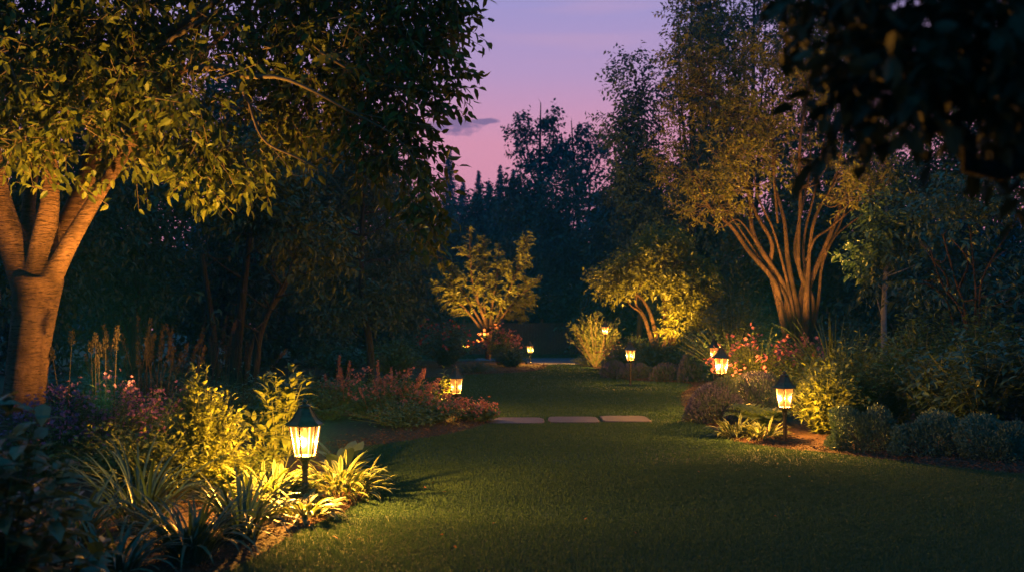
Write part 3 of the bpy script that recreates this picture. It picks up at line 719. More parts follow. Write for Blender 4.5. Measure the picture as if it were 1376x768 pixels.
# small feathery tree lit in the middle distance
def feather_tree():
    g = rg(32); Y = 36; root = thing('small_tree', G(655, Y), 'small feathery tree glowing yellow at the middle of the garden', 'tree'); o = np.array(root.location)
    tb, lf, sk = MB(), MB(), MB()
    stems_ = [([(655, 482, .10), (654, 440, .075), (645, 412, .055), (636, 385, .04), (632, 350, .025), (631, 305, .008)], 0), ([(656, 482, .10), (659, 440, .065), (662, 405, .05), (668, 370, .03), (672, 325, .008)], .2),
              ([(655, 455, .06), (668, 425, .045), (684, 392, .03), (700, 345, .018), (712, 312, .006)], -.3), ([(657, 450, .05), (675, 425, .035), (698, 398, .022), (728, 374, .006)], -.5), ([(652, 450, .06), (634, 425, .04), (612, 402, .026), (578, 378, .006)], -.3),
              ([(654, 445, .05), (636, 415, .035), (616, 380, .022), (602, 350, .006)], .4), ([(656, 445, .05), (650, 400, .035), (652, 360, .02), (650, 318, .006)], .5), ([(657, 450, .04), (672, 430, .03), (690, 415, .018), (712, 405, .006)], .3)]
    P_, D_, L_, W_ = [], [], [], []
    def feather(p, n_side, wid, k0):
        """a plume: side twigs with paired drooping leaflets along a limb"""
        q = cr(np.array(p), 40); T = nrm(np.gradient(q, axis=0))
        for i in range(n_side):
            f = k0 + (1 - k0) * (i + g.random()) / n_side; j = min(39, int(f * 39)); b = q[j]; t = T[j]
            s_ = nrm(np.cross(t, nrm(g.normal(size=3)))); d = nrm(s_ * .9 + t * .55 + np.array([0, 0, .05])); ln = wid * (1.15 - .8 * f) * (.6 + .6 * g.random())
            m = max(4, int(ln / .055)); u = (np.arange(m) + .6) / m; e = b + d * ln + np.array([0, 0, -.12 * ln])
            pp = b + d * (ln * u)[:, None] + np.array([0, 0, -.12 * ln]) * (u ** 2)[:, None]; sticks(sk, b[None], e[None], .008, .003)
            sd = nrm(np.cross(d, np.array([0, 0, 1.]) + g.normal(size=3) * .3))
            for sg in (1, -1): P_.append(pp); D_.append(d * .5 + sd * sg * .8 + np.array([0, 0, -.25]) + g.normal(size=(m, 3)) * .2); L_.append(.15 * (.7 + .5 * g.random(m)))
    for pts, dY in stems_:
        p, r = px_path(Y, pts, dY); tube(tb, p, r, 8, n=24); feather(p, 26, .70, .36)
        q = cr(np.array(p), 12)
        for k in range(5):                                   # a few side limbs per stem, each a plume of its own
            b = q[5 + k]; d = nrm(nrm(q[6 + k] - q[5 + k]) * .8 + g.normal(size=3) * .55); ln = .95 - .1 * k
            pp = [b, b + d * ln * .5, b + d * ln + np.array([0, 0, .1])]; tube(tb, pp, [.018, .012, .004], 5, n=6); feather(pp, 10, .45, .2)
    P = np.concatenate(P_); leaves(lf, P, np.concatenate(D_), np.array([0, 0, 1.]) + g.normal(size=P.shape) * .35, np.concatenate(L_), .055, 'diamond', g.random(len(P)))
    tb.build('trunk', M['stembark'], root, smooth=True, origin=o); lf.build('crown', M['maple_leaf'], root, origin=o); sk.build('twig', M['twig'], root, origin=o)
feather_tree()

# spreading multi-trunk tree lit at right of centre
tree('spreading_tree', 'low spreading multi-stemmed tree, golden underside, between yew and dark rhododendron', 'tree', 890, 30, [
  (820, 378, 30, 22, 12, .6), (848, 365, 30, 30, 18, .8), (880, 350, 30, 34, 20, .9), (872, 380, 29.7, 32, 14, .7), (910, 345, 30, 32, 24, .9), (935, 370, 30, 24, 26, .8), (918, 395, 29.5, 22, 22, .6), (920, 425, 29.4, 16, 18, .5), (908, 440, 29.4, 14, 10, .4), (945, 405, 29.8, 16, 24, .6), (835, 392, 29.8, 20, 9, .5), (890, 325, 30.3, 30, 14, .8)],
  [([(893, 470, .09), (893, 425, .07), (894, 395, .05), (905, 350, .02)], 0), ([(885, 470, .08), (878, 432, .06), (868, 408, .045), (850, 392, .03), (828, 380, .012)], -.2), ([(900, 470, .08), (904, 425, .055), (902, 400, .04), (915, 370, .02)], .2),
   ([(880, 470, .07), (866, 430, .045), (862, 405, .035), (872, 370, .015)], .3), ([(905, 470, .07), (911, 430, .05), (920, 400, .035), (938, 370, .015)], -.2), ([(878, 470, .05), (858, 430, .035), (846, 408, .02), (835, 395, .01)], 0)],
  M['maple_leaf'], M['stembark'], 33, 1700, 8, .14, .07, .42, gap=-.15, gapk=1.8, droop=.3)

# dark trees in the left middle ground
tree('garden_tree', 'dark low-branched tree with dim olive leaves behind the left bed', 'tree', 315, 16, [
  (300, 340, 16, 50, 40, .9), (345, 300, 16, 60, 50, 1.0), (365, 370, 15.6, 45, 40, .8), (310, 400, 15.4, 35, 22, .6), (385, 405, 15.6, 38, 25, .7), (270, 310, 16.4, 45, 60, 1.0), (330, 240, 16.4, 80, 50, 1.2), (420, 330, 16.2, 50, 50, .9), (340, 425, 15.4, 30, 18, .5)],
  [([(318, 560, .13), (315, 480, .10), (322, 420, .08), (335, 340, .05), (345, 250, .03)], 0), ([(300, 560, .10), (292, 490, .08), (285, 430, .06), (280, 340, .04)], .3), ([(330, 560, .10), (345, 490, .07), (350, 440, .06), (385, 380, .03)], -.2), ([(322, 560, .08), (330, 500, .06), (345, 455, .05), (400, 360, .03)], .4)],
  M['olive'], M['darkbark'], 34, 1500, 8, .13, .06, .45, gap=-.6, gapk=1.4, tmpl='oval', droop=.5)
tree('garden_tree', 'dense rounded dark tree on a single thin trunk left of the yellow tree', 'tree', 496, 22, [
  (430, 330, 22, 45, 60, 1.2), (480, 300, 22, 55, 70, 1.3), (520, 350, 22, 35, 50, 1.0), (450, 400, 22, 45, 30, 1.0), (500, 410, 22, 42, 24, .9), (528, 412, 21.8, 22, 12, .6), (470, 240, 22.3, 60, 50, 1.2), (545, 300, 22.4, 25, 50, .8)],
  [([(496, 555, .10), (495, 470, .085), (493, 400, .07), (485, 300, .05), (480, 230, .02)], 0)],
  M['dark_leaf'], M['darkbark'], 35, 2600, 8, .13, .06, .42, gap=-.9, gapk=1.4, droop=.4)

# dark far trees: (name, label, px, Y, top_py, half width px, base_py of crown, seed, twigs, sky gap, leaf)
def round_tree(name, label, px, Y, top, hw, low, seed, ntw, K=7, L=.3, gap=-.7, leafm='dark_leaf', group='dark trees round the garden', bark='darkbark'):
    g = rg(seed); cl = []
    H = low - top
    for k in range(11):
        f = g.random(); yy = top + H * (.12 + .8 * f); w = hw * math.sin(math.pi * min(.93, .22 + .72 * f)) ** .8
        cl.append((px + (g.random() - .5) * 1.25 * w, yy, Y + (g.random() - .5) * hw * Y / F * .9, w * .55, H * .17, hw * Y / F * .55))
    cl.append((px, top + H * .12, Y, hw * .3, H * .13, hw * Y / F * .3)); cl.append((px, top + H * .55, Y, hw * .7, H * .42, hw * Y / F * .6))
    gp = HZ + F * CAM_H / Y
    r0 = .005 * (gp - top) * Y / F + .05
    st = [([(px, gp + 3, r0 * 1.25), (px + 3, low, r0), (px - hw * .05, (low + top) / 2, r0 * .6), (px, top + H * .1, r0 * .12)], 0)]
    for k in range(5):
        s = g.random() * 2 - 1; st.append(([(px, low + (gp - low) * .15 - H * .1 * g.random(), r0 * .55), (px + s * hw * .35, low - H * (.25 + .2 * g.random()), r0 * .35), (px + s * hw * .6, low - H * (.5 + .3 * g.random()), r0 * .1)], (g.random() - .5) * hw * Y / F))
    return tree(name, label, 'tree', px, Y, cl, st, M[leafm], M[bark], seed, ntw, K, L, L * .5, L * 3, group, gap, 2.2 / max(.6, hw * Y / F * .5), link=2, sides=7)
BT = [
 ('dark_tree', 'dark tree with low forked limbs behind the glowing trunk', 30, 21, 60, 150, 440, .17, -1.1, 3200, 'dark_leaf'),
 ('dark_tree', 'dark tree behind the plume grasses, right of the glowing trunk', 175, 25, 50, 130, 450, .19, -1.1, 3200, 'dark_leaf'),
 ('dark_tree', 'dark tree rising behind the dim olive-leaved tree', 310, 29, 90, 120, 450, .21, -1.1, 2800, 'dark_leaf'),
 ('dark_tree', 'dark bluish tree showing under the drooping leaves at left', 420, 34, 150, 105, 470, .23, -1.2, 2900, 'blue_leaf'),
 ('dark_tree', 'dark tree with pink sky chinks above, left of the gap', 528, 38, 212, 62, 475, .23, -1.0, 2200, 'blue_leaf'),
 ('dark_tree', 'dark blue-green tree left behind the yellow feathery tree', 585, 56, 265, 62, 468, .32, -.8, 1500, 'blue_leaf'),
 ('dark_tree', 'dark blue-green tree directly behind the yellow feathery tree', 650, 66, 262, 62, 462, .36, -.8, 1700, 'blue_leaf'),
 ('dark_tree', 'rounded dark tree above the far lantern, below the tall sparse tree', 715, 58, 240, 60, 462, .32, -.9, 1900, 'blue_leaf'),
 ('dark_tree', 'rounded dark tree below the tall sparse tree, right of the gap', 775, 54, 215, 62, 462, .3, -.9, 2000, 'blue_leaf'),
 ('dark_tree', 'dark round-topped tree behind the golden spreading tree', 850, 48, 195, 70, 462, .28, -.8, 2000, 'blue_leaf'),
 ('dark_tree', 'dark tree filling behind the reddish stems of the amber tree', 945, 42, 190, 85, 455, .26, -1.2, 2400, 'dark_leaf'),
 ('tall_tree', 'tall leafy tree edged by pink sky, left of the amber tree', 932, 36, -70, 58, 320, .19, -.3, 2100, 'blue_leaf'),
 ('tall_tree', 'ragged tree edged by pink sky, lower than the tall one beside it', 858, 37, 75, 50, 360, .19, -.35, 1900, 'blue_leaf'),
 ('tall_tree', 'tall dark tree whose top fills behind the amber tree', 1010, 38, -130, 105, 400, .21, -.45, 2900, 'blue_leaf'),
 ('tall_tree', 'tall dark tree behind the overhanging dark branch', 1120, 36, -120, 105, 440, .21, -.7, 3000, 'dark_leaf'),
 ('dark_tree', 'dark tree showing between and behind the reddish amber stems', 1070, 32, 225, 95, 450, .2, -1.2, 2600, 'dark_leaf'),
 ('dark_tree', 'dark tree behind the slim post-like trunk on the right', 1200, 30, 180, 90, 450, .2, -.7, 1700, 'dark_leaf'),
 ('dark_tree', 'tall dark tree at the right margin behind the large-leaved laurels', 1330, 25, -40, 130, 440, .18, -.7, 2400, 'dark_leaf'),
]
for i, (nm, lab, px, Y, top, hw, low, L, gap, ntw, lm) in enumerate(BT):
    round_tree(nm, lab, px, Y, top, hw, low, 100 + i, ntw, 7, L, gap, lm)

for i, (px, Y, h, r, lab) in enumerate([(20, 30, 4.2, 3.0, 'dark mass of bush behind the glowing trunk'), (200, 33, 4.0, 3.2, 'dark mass of bush far behind the plume grasses'), (350, 36, 4.0, 3.2, 'dark mass of bush far behind the low-branched tree'),
        (470, 41, 4.0, 3.2, 'dark mass of bush behind the thin-trunked rounded tree'), (570, 50, 4.2, 3.4, 'dark mass of bush at the back, left of the feathery tree'), (680, 52, 4.0, 3.4, 'dark mass of bush over the fence near the farthest lantern'), (780, 52, 4.4, 3.4, 'dark mass of bush over the fence behind the golden yew'),
        (880, 45, 4.0, 3.2, 'dark mass of bush behind the golden spreading tree'), (985, 38, 4.0, 3.0, 'dark mass of bush behind the broad evergreen shrub'), (1085, 33, 4.0, 2.8, 'dark mass of bush behind the reddish amber stems'), (1190, 29, 3.8, 2.6, 'dark mass of bush behind the slim grey trunk'), (1300, 24, 3.6, 2.4, 'dark mass of bush behind the bare reddish twigs'), (1420, 22, 3.8, 2.4, 'dark mass of bush beyond the right edge laurels')]):
    g = rg(500 + i); root = thing('background_bush', G(px, Y), lab, 'shrub', 'dark bushes along the back of the garden'); o = np.array(root.location)
    cl = [(o + np.array([(g.random() - .5) * 1.5 * r, (g.random() - .5) * r, h * (.2 + .55 * g.random())]), (r * .6, r * .5, h * .28)) for _ in range(7)] + [(o + np.array([0, 0, h * .3]), (r, r * .6, h * .4))]
    lf, tb = MB(), MB(); crown(lf, cl, 1100, 7, .26, .13, .6, g, gap=-1.0, gapk=1.5); sticks(tb, np.repeat(o[None], 14, 0), np.array([c for c, _ in cl + cl[:6]]), .05, .02)
    lf.build('foliage', M['dark_leaf'], root, origin=o); tb.build('stem', M['darkbark'], root, origin=o)

# tall sparse silhouettes in the gap
def sparse(px, Y, stems_, seed, label, ntw):
    cl = []; g = rg(seed)
    for pts, _ in stems_:
        q = cr(np.array([(a, b) for a, b, r in pts]), 8)
        for k in range(2, 8): cl.append((q[k][0] + g.normal() * 3, q[k][1] + g.normal() * 3, Y + g.normal() * .5, 8.5 - .5 * k, 11 - .4 * k, .5))
    tree('sparse_tree', label, 'tree', px, Y, cl, stems_, M['blue_leaf'], M['darkbark'], seed, ntw, 6, .30, .2, .7, 'dark trees round the garden', -.35, 2.0, link=1, up=.5)
sparse(728, 68, [([(730, 480, .25), (728, 300, .2), (724, 220, .12), (722, 138, .03)], 0), ([(727, 260, .1), (712, 225, .07), (694, 178, .02)], 0), ([(727, 250, .1), (738, 200, .07), (742, 155, .02)], .5), ([(725, 240, .08), (708, 200, .05), (706, 165, .02)], -.4), ([(729, 255, .1), (748, 220, .06), (758, 185, .02)], .3)], 61, 'tallest sparse tree standing dark against the pink sky gap', 620)
sparse(778, 70, [([(780, 480, .25), (778, 300, .18), (772, 230, .1), (768, 162, .03)], 0), ([(777, 265, .1), (790, 220, .06), (792, 178, .02)], 0), ([(777, 260, .1), (758, 220, .06), (752, 190, .02)], .4), ([(777, 265, .1), (803, 225, .05), (812, 196, .02)], -.4), ([(777, 262, .1), (782, 210, .06), (780, 180, .02)], .2)], 62, 'shorter sparse tree against the pink sky, right of the tallest one', 560)

# distant conifers
def conifer(px, Y, top, hw, low, seed, label):
    g = rg(seed); root = thing('conifer', G(px, Y), label, 'conifer', 'distant blue conifers'); o = np.array(root.location)
    t = W(px, top, Y); H = t[2]; z0 = 2.0; Rm = 1.35 * hw * Y / F
    tb = MB(); tube(tb, [o, o + (0, 0, H * .5), (o[0], Y, H)], [.35, .22, .03], 7, n=8); tb.build('trunk', M['darkbark'], root, smooth=True, origin=o)
    n = 520; f = g.random(n) ** .8; z = z0 + (H - z0) * f; a = g.random(n) * 6.28
    lay = .75 + .35 * np.sin(z * 2.6 + np.sin(a * 3) * 1.2)
    rr = (Rm * (1 - f) ** .95 + .04) * lay * (.35 + .85 * g.random(n)); lf = MB(); K = 7; tt = (np.arange(K) + .7) / K
    hd = np.stack([np.cos(a), np.sin(a), 0 * a], -1); A = np.stack([0 * a + o[0], 0 * a + Y, z], -1)
    P = A[:, None] + hd[:, None] * (rr[:, None] * tt)[..., None] + np.array([0, 0, -.25]) * (rr[:, None] * tt ** 1.5)[..., None]
    D = hd[:, None] + np.array([0, 0, -.15]) + g.normal(size=P.shape) * .45
    leaves(lf, P.reshape(-1, 3), D.reshape(-1, 3), np.array([0, 0, 1.]) + g.normal(size=(n * K, 3)) * .4, np.repeat(.22 + .75 * (1 - f) ** .6, K) * (.6 + .7 * g.random(n * K)), np.repeat(.12 + .25 * (1 - f), K), 'diamond', g.random(n * K))
    sticks(tb2 := MB(), A, P[:, -1], .04, .015); lf.build('crown', M['conifer'], root, origin=o); tb2.build('limb', M['darkbark'], root, origin=o)
for i, (px, Y, top, hw, low, lab) in enumerate([
  (604, 125, 198, 34, 300, 'tallest distant blue conifer beside the drooping leaves'), (643, 135, 229, 24, 300, 'narrow distant blue conifer in the middle of the sky gap'), (622, 150, 240, 24, 300, 'low distant conifer between the two taller ones at left of the gap'),
  (672, 128, 222, 22, 300, 'distant conifer with a ragged top left of the sparse tree'), (690, 135, 228, 20, 300, 'distant conifer touching the left side of the sparse tree'), (572, 140, 215, 30, 300, 'distant conifer half hidden by the drooping leaves'), (657, 150, 243, 20, 300, 'smallest distant conifer, low in the sky gap')]):
    conifer(px, Y, top, hw, low, 200 + i, lab)

# far woods beyond everything
def woods():
    g = rg(77); mb = MB(); n = 16000
    x = (g.random(n) * 2 - 1) * 190; y = 165 + g.random(n) * 25
    top = 16 + 5 * np.sin(x * .11) + 3 * np.sin(x * .37 + 1) + 3 * np.sin(x * .9)
    z = top * g.random(n) ** .7
    leaves(mb, np.column_stack([x, y, z]), g.normal(size=(n, 3)), g.normal(size=(n, 3)), 3.2 * (.5 + g.random(n)), 2.0, 'diamond', g.random(n))
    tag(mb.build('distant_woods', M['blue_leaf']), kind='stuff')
woods()

# --- dark branch hanging into the near top right corner
def near_branch():
    g = rg(41); Y = 2.3; root = thing('overhanging_tree', (3.9, .9, 0), 'blurred dark branch with large leaves hanging into the near top right corner', 'tree'); o = np.array(root.location)
    tb = MB(); tube(tb, [(3.9, .9, -.05), (3.88, .92, 1.4), (3.75, 1.0, 2.8), (3.4, 1.2, 4.0)], [.14, .11, .09, .05], 12, n=18)
    for pts in ([(1480, 260, .05), (1376, 110, .035), (1260, 60, .02), (1130, 50, .008)], [(1500, 330, .045), (1400, 210, .03), (1290, 170, .018), (1160, 150, .006)], [(1480, 200, .045), (1420, 20, .03), (1300, -60, .02), (1150, -60, .01)], [(1290, 170, .012), (1230, 180, .008), (1130, 220, .003)]):
        p, r = px_path(Y, pts, .1); p = ([np.array([3.76, 1.0, 2.75 + .1 * len(tb.V)]), np.array([2.5, 1.8, 2.6])] + p[1:]) if pts[0][0] > 1470 else p; r = ([.055, .045] + r[1:]) if pts[0][0] > 1470 else r; tube(tb, p, r, 8, n=14)
    tb.build('trunk', M['darkbark'], root, smooth=True, origin=o)
    cl = pxclumps([(1164, 18, 2.3, 75, 60, .3), (1244, 68, 2.3, 60, 60, .3), (1314, 38, 2.35, 80, 80, .4), (1374, 88, 2.35, 70, 80, .3), (1304, 118, 2.3, 45, 35, .2), (1194, 118, 2.25, 40, 40, .2), (1144, 108, 2.25, 24, 24, .15), (1389, 178, 2.35, 26, 36, .2), (1134, 168, 2.25, 14, 36, .1), (1264, -62, 2.35, 130, 50, .4), (1114, -32, 2.3, 40, 30, .2)]) + [(np.array(c), np.array(r_)) for c, r_ in (((2.2, 3.0, 3.7), (1.2, 1.2, .5)), ((1.0, 2.4, 4.0), (1.1, 1.2, .5)), ((3.6, 2.35, 3.6), (1.2, 1.2, .7)), ((2.2, 1.0, 3.9), (1.3, 1.2, .5)), ((3.4, 1.2, 3.4), (1, 1.2, .7)), ((3.8, 5.0, 4.0), (1.2, 1.2, .8)))]  # last six clumps: unseen canopy added overhead to shade branch and lawn
    lf = MB(); tw = MB(); crown(lf, cl[-6:], 900, 6, .10, .055, .2, g, 'oval', out=.5, up=-.1, droop=.6); crown(lf, cl[:-6], 400, 6, .060, .034, .13, g, 'oval', out=.5, up=-.1, droop=.6, stick=tw)
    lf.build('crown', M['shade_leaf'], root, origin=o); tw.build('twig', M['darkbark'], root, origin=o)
near_branch()

# slim tree and bare-stemmed shrub on the right
tree('slim_tree', 'slim tree with a straight grey trunk behind the right-hand grasses', 'tree', 1190, 19.5, [
  (1190, 320, 19.5, 30, 26, .5), (1170, 345, 19.4, 25, 22, .5), (1215, 345, 19.4, 25, 22, .5), (1195, 285, 19.6, 30, 25, .6), (1180, 380, 19.3, 20, 12, .4), (1225, 310, 19.6, 20, 25, .5)],
  [([(1190, 560, .07), (1190, 440, .06), (1188, 360, .045), (1192, 270, .02)], 0)], M['deep'], plain('grey_bark', (.10, .10, .12), (.16, .16, .19), 12), 36, 480, 7, .14, .06, .35, gap=-.7, gapk=2, tmpl='oval', link=2)
tree('twiggy_tree', 'dark tree with bare reddish twigs fanning out above the laurels', 'tree', 1290, 15.5, [
  (1280, 330, 15.5, 45, 35, .7), (1330, 310, 15.5, 50, 45, .8), (1355, 370, 15.3, 40, 45, .7), (1260, 300, 15.7, 40, 30, .6), (1300, 260, 15.8, 60, 40, .9), (1370, 250, 15.8, 50, 50, .9), (1250, 375, 15.3, 22, 20, .4)],
  [([(1300, 600, .04), (1297, 440, .024), (1275, 385, .016), (1240, 340, .012)], 0), ([(1300, 600, .04), (1300, 440, .024), (1290, 380, .016), (1265, 320, .012)], -.3), ([(1302, 600, .04), (1305, 430, .024), (1310, 370, .016), (1300, 300, .012)], .2), ([(1303, 600, .04), (1312, 440, .024), (1330, 370, .016), (1345, 300, .012)], 0),
   ([(1298, 600, .03), (1280, 430, .016), (1255, 400, .02), (1232, 385, .008)], -.5), ([(1275, 390, .02), (1262, 372, .015), (1250, 345, .006)], -.5), ([(1290, 385, .02), (1300, 350, .015), (1285, 320, .006)], -.6)],
  M['deep'], M['stembark'], 37, 900, 7, .12, .045, .35, gap=-.55, gapk=2, tmpl='lance', droop=.5)

# ------------------------------------------------------------------ plants
def plant(name, label, cat, px, Y, build, group=None, rz=None):
    root = thing(name, G(px, Y), label, cat, group); build(root, np.array(root.location)); return root
def shrub(name, label, cat, px, Y, n, h, r, K, L, Wd, mat, seed, group=None, flowers=None, **kw):
    g = rg(seed)
    def b(root, o):
        lf, sm = MB(), MB(); tips = stems(lf, sm, np.zeros(3), n, h, r, K, L, Wd, g, **kw)
        lf.build('foliage', M[mat], root); sm.build('stem', M['stem'], root)
        if flowers:
            fm, frac, rad, cnt, spread = flowers; k = g.choice(len(tips), int(len(tips) * frac), replace=False); fb = MB()
            P = np.repeat(tips[k], cnt, 0) + g.normal(size=(len(k) * cnt, 3)) * spread; rosette(fb, P, rad, g); fb.build('blossom', M[fm], root)
    return plant(name, label, cat, px, Y, b, group)
def strap(name, label, cat, px, Y, n, Ln, Wd, lean, bend, mat, seed, group=None, base_r=.06, fold=.25, prof=None, nseg=7, twist=0, rise=0):
    g = rg(seed)
    def b(root, o):
        mb = MB(); a = g.random(n) * 6.28; q = base_r * np.sqrt(g.random(n))
        P = np.stack([np.cos(a) * q, np.sin(a) * q, rise * g.random(n) * (1 - q / base_r * .6)], -1)
        ribbons(mb, P, a + g.normal(size=n) * .4, Ln * (.6 + .5 * g.random(n)), Wd * (.7 + .5 * g.random(n)), lean[0] + (lean[1] - lean[0]) * g.random(n), bend[0] + (bend[1] - bend[0]) * g.random(n), nseg, rng=g, fold=fold, prof=prof, twist=twist)
        mb.build('foliage', M[mat], root, smooth=True)
    return plant(name, label, cat, px, Y, b, group)
T8 = np.linspace(0, 1, 8)
HOSTA = np.clip(np.where(T8 < .3, .12 + .3 * T8, np.sin(np.pi * np.clip((T8 - .22) / .78, 0, 1)) ** .75), .03, 1)

# left bed, front
HG = 'variegated hostas'
strap('hosta', 'striped hosta right of the nearest lantern, spilling to the lawn', 'hosta', 456, 8.45, 230, .34, .042, (.2, 1.2), (.5, 1.7), 'hosta', 301, HG, .24, .3, HOSTA, twist=.9, rise=.22)
strap('hosta', 'striped hosta left of the nearest lantern, brightly lit', 'hosta', 360, 8.05, 220, .33, .042, (.2, 1.2), (.5, 1.7), 'hosta', 302, HG, .24, .3, HOSTA, twist=.9, rise=.20)
strap('hosta', 'striped hosta in front of the nearest lantern, low at the mulch edge', 'hosta', 408, 7.55, 110, .26, .036, (.3, 1.2), (.6, 1.7), 'hosta', 303, HG, .15, .3, HOSTA, twist=.9, rise=.10)
strap('hosta', 'broad blue-leaved hosta behind the nearest lantern', 'hosta', 462, 9.6, 34, .44, .12, (.2, .8), (.5, 1.2), 'bluehosta', 304, None, .08, .2, HOSTA)
DG = 'daylily clumps at the front of the left bed'
for px, Y, n, L, lab in ((190, 6.9, 85, .85, 'tallest dark strap-leaved clump below the lime bush'), (255, 6.15, 85, .62, 'strap-leaved clump lowest in the photo near the mulch edge'), (325, 6.8, 70, .62, 'strap-leaved clump left of the striped hostas, leaves reaching to the mulch'),
                          (95, 6.2, 70, .62, 'strap-leaved clump in the dark left corner beside the large leaves'), (150, 5.6, 60, .5, 'low strap-leaved clump at the bottom left margin')):
    strap('daylily', lab, 'daylily', px, Y, int(n * 1.5), L, .022, (.05, .6), (.7, 2.3), 'strap', 310 + px, DG, .12, .35, twist=.8)

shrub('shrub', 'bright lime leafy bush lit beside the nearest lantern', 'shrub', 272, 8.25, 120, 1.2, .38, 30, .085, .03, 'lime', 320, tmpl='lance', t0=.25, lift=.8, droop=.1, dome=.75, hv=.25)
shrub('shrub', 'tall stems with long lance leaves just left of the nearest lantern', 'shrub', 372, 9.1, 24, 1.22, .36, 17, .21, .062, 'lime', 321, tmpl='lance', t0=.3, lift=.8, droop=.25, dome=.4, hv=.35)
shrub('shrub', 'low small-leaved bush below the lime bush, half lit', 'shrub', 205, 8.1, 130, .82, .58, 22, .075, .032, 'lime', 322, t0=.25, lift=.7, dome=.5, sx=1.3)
shrub('shrub', 'small-leaved bush at the foot of the lance-leaved stems', 'shrub', 318, 8.5, 70, .45, .34, 14, .08, .035, 'green', 323, t0=.3, lift=.6, dome=.5)
FG = 'purple flowering perennials by the big trunk'
shrub('flowering_plant', 'purple flowering clump right against the glowing trunk', 'flowers', 78, 8.9, 70, 1.05, .42, 18, .09, .025, 'green', 324, FG, ('purple', .55, .022, 9, .035), tmpl='lance', t0=.2, hv=.4)
shrub('flowering_plant', 'purple flowering clump a step right of the glowing trunk', 'flowers', 140, 9.2, 70, 1.08, .45, 18, .09, .025, 'green', 325, FG, ('purple', .6, .022, 9, .04), tmpl='lance', t0=.2, hv=.4)
shrub('flowering_plant', 'purple flowering clump beside the lime bush', 'flowers', 195, 9.6, 70, 1.0, .42, 18, .09, .025, 'green', 326, FG, ('purple', .5, .022, 8, .04), tmpl='lance', t0=.2, hv=.4)

def plume_clump(px, Y, n, h, r, fn, label, seed, mat='seed', name='plume_grass', group=None, sp_r=.013, leaf='strap', start=.80, lean=.24, cat='ornamental grass', lf_h=.6, part='plume'):
    g = rg(seed)
    def b(root, o):
        mb = MB(); k = fn; a = g.random(k) * 6.28; q = r * .5 * np.sqrt(g.random(k)); P = np.stack([np.cos(a) * q, np.sin(a) * q, 0 * a], -1)
        ribbons(mb, P, a, h * lf_h * (.7 + .5 * g.random(k)), .012 * np.ones(k), .1 + .3 * g.random(k), .5 + .9 * g.random(k), 6, rng=g)
        mb.build('foliage', M[leaf], root, smooth=True)
        protos = [spike(rg(seed + j), h, sp_r, 110, start) for j in range(3)]; objs = []
        for i in range(n):
            j = i % 3
            if i < 3: o_ = protos[j].build(part, M[mat], root); objs.append(o_)
            else: o_ = objs[j].copy(); col.objects.link(o_); o_.parent = root
            aa, qq = g.random() * 6.28, r * math.sqrt(g.random()); o_.location = (math.cos(aa) * qq, math.sin(aa) * qq, 0)
            s = .78 + .3 * g.random(); o_.scale = (1, 1, s); o_.rotation_euler = (g.normal() * lean, g.normal() * lean, g.random() * 6)
    return plant(name, label, cat, px, Y, b, group)
PG = 'grasses with dry brown plumes'
plume_clump(180, 10.6, 14, 1.52, .28, 60, 'left clump of dry brown plumes behind the purple flowers', 330, group=PG)
plume_clump(232, 10.9, 20, 1.62, .34, 70, 'right clump of dry brown plumes, the fuller and taller one', 331, group=PG)
plume_clump(290, 12.2, 12, 1.45, .35, 60, 'faint clump of plumes in the dark behind the lime bush', 332, group=PG)
plume_clump(100, 9.4, 10, 1.40, .42, 20, 'scattered seed-head stalks standing between trunk and plume grasses', 333, name='seed_head_plant', sp_r=.018, start=.90, lean=.07, cat='flowers', part='seed_head')

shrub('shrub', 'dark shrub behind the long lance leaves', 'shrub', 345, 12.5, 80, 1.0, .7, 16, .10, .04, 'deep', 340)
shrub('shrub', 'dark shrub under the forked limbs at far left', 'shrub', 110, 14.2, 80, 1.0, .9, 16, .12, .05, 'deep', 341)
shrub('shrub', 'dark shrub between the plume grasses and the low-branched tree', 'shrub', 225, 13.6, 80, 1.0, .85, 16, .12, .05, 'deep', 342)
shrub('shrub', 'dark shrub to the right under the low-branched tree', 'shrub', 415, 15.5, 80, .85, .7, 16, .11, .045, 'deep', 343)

# near left dark leaves
shrub('shrub', 'dark large-leaved shrub, nearest at the left edge', 'shrub', 0, 4.3, 34, 1.34, .26, 16, .15, .085, 'deep', 345, t0=.15, lift=.4, droop=.3, dome=.35)
shrub('shrub', 'dark broad-leaved clump in the bottom left corner', 'shrub', 55, 4.6, 26, .78, .26, 12, .16, .085, 'deep', 346, t0=.2, lift=.4, droop=.3)

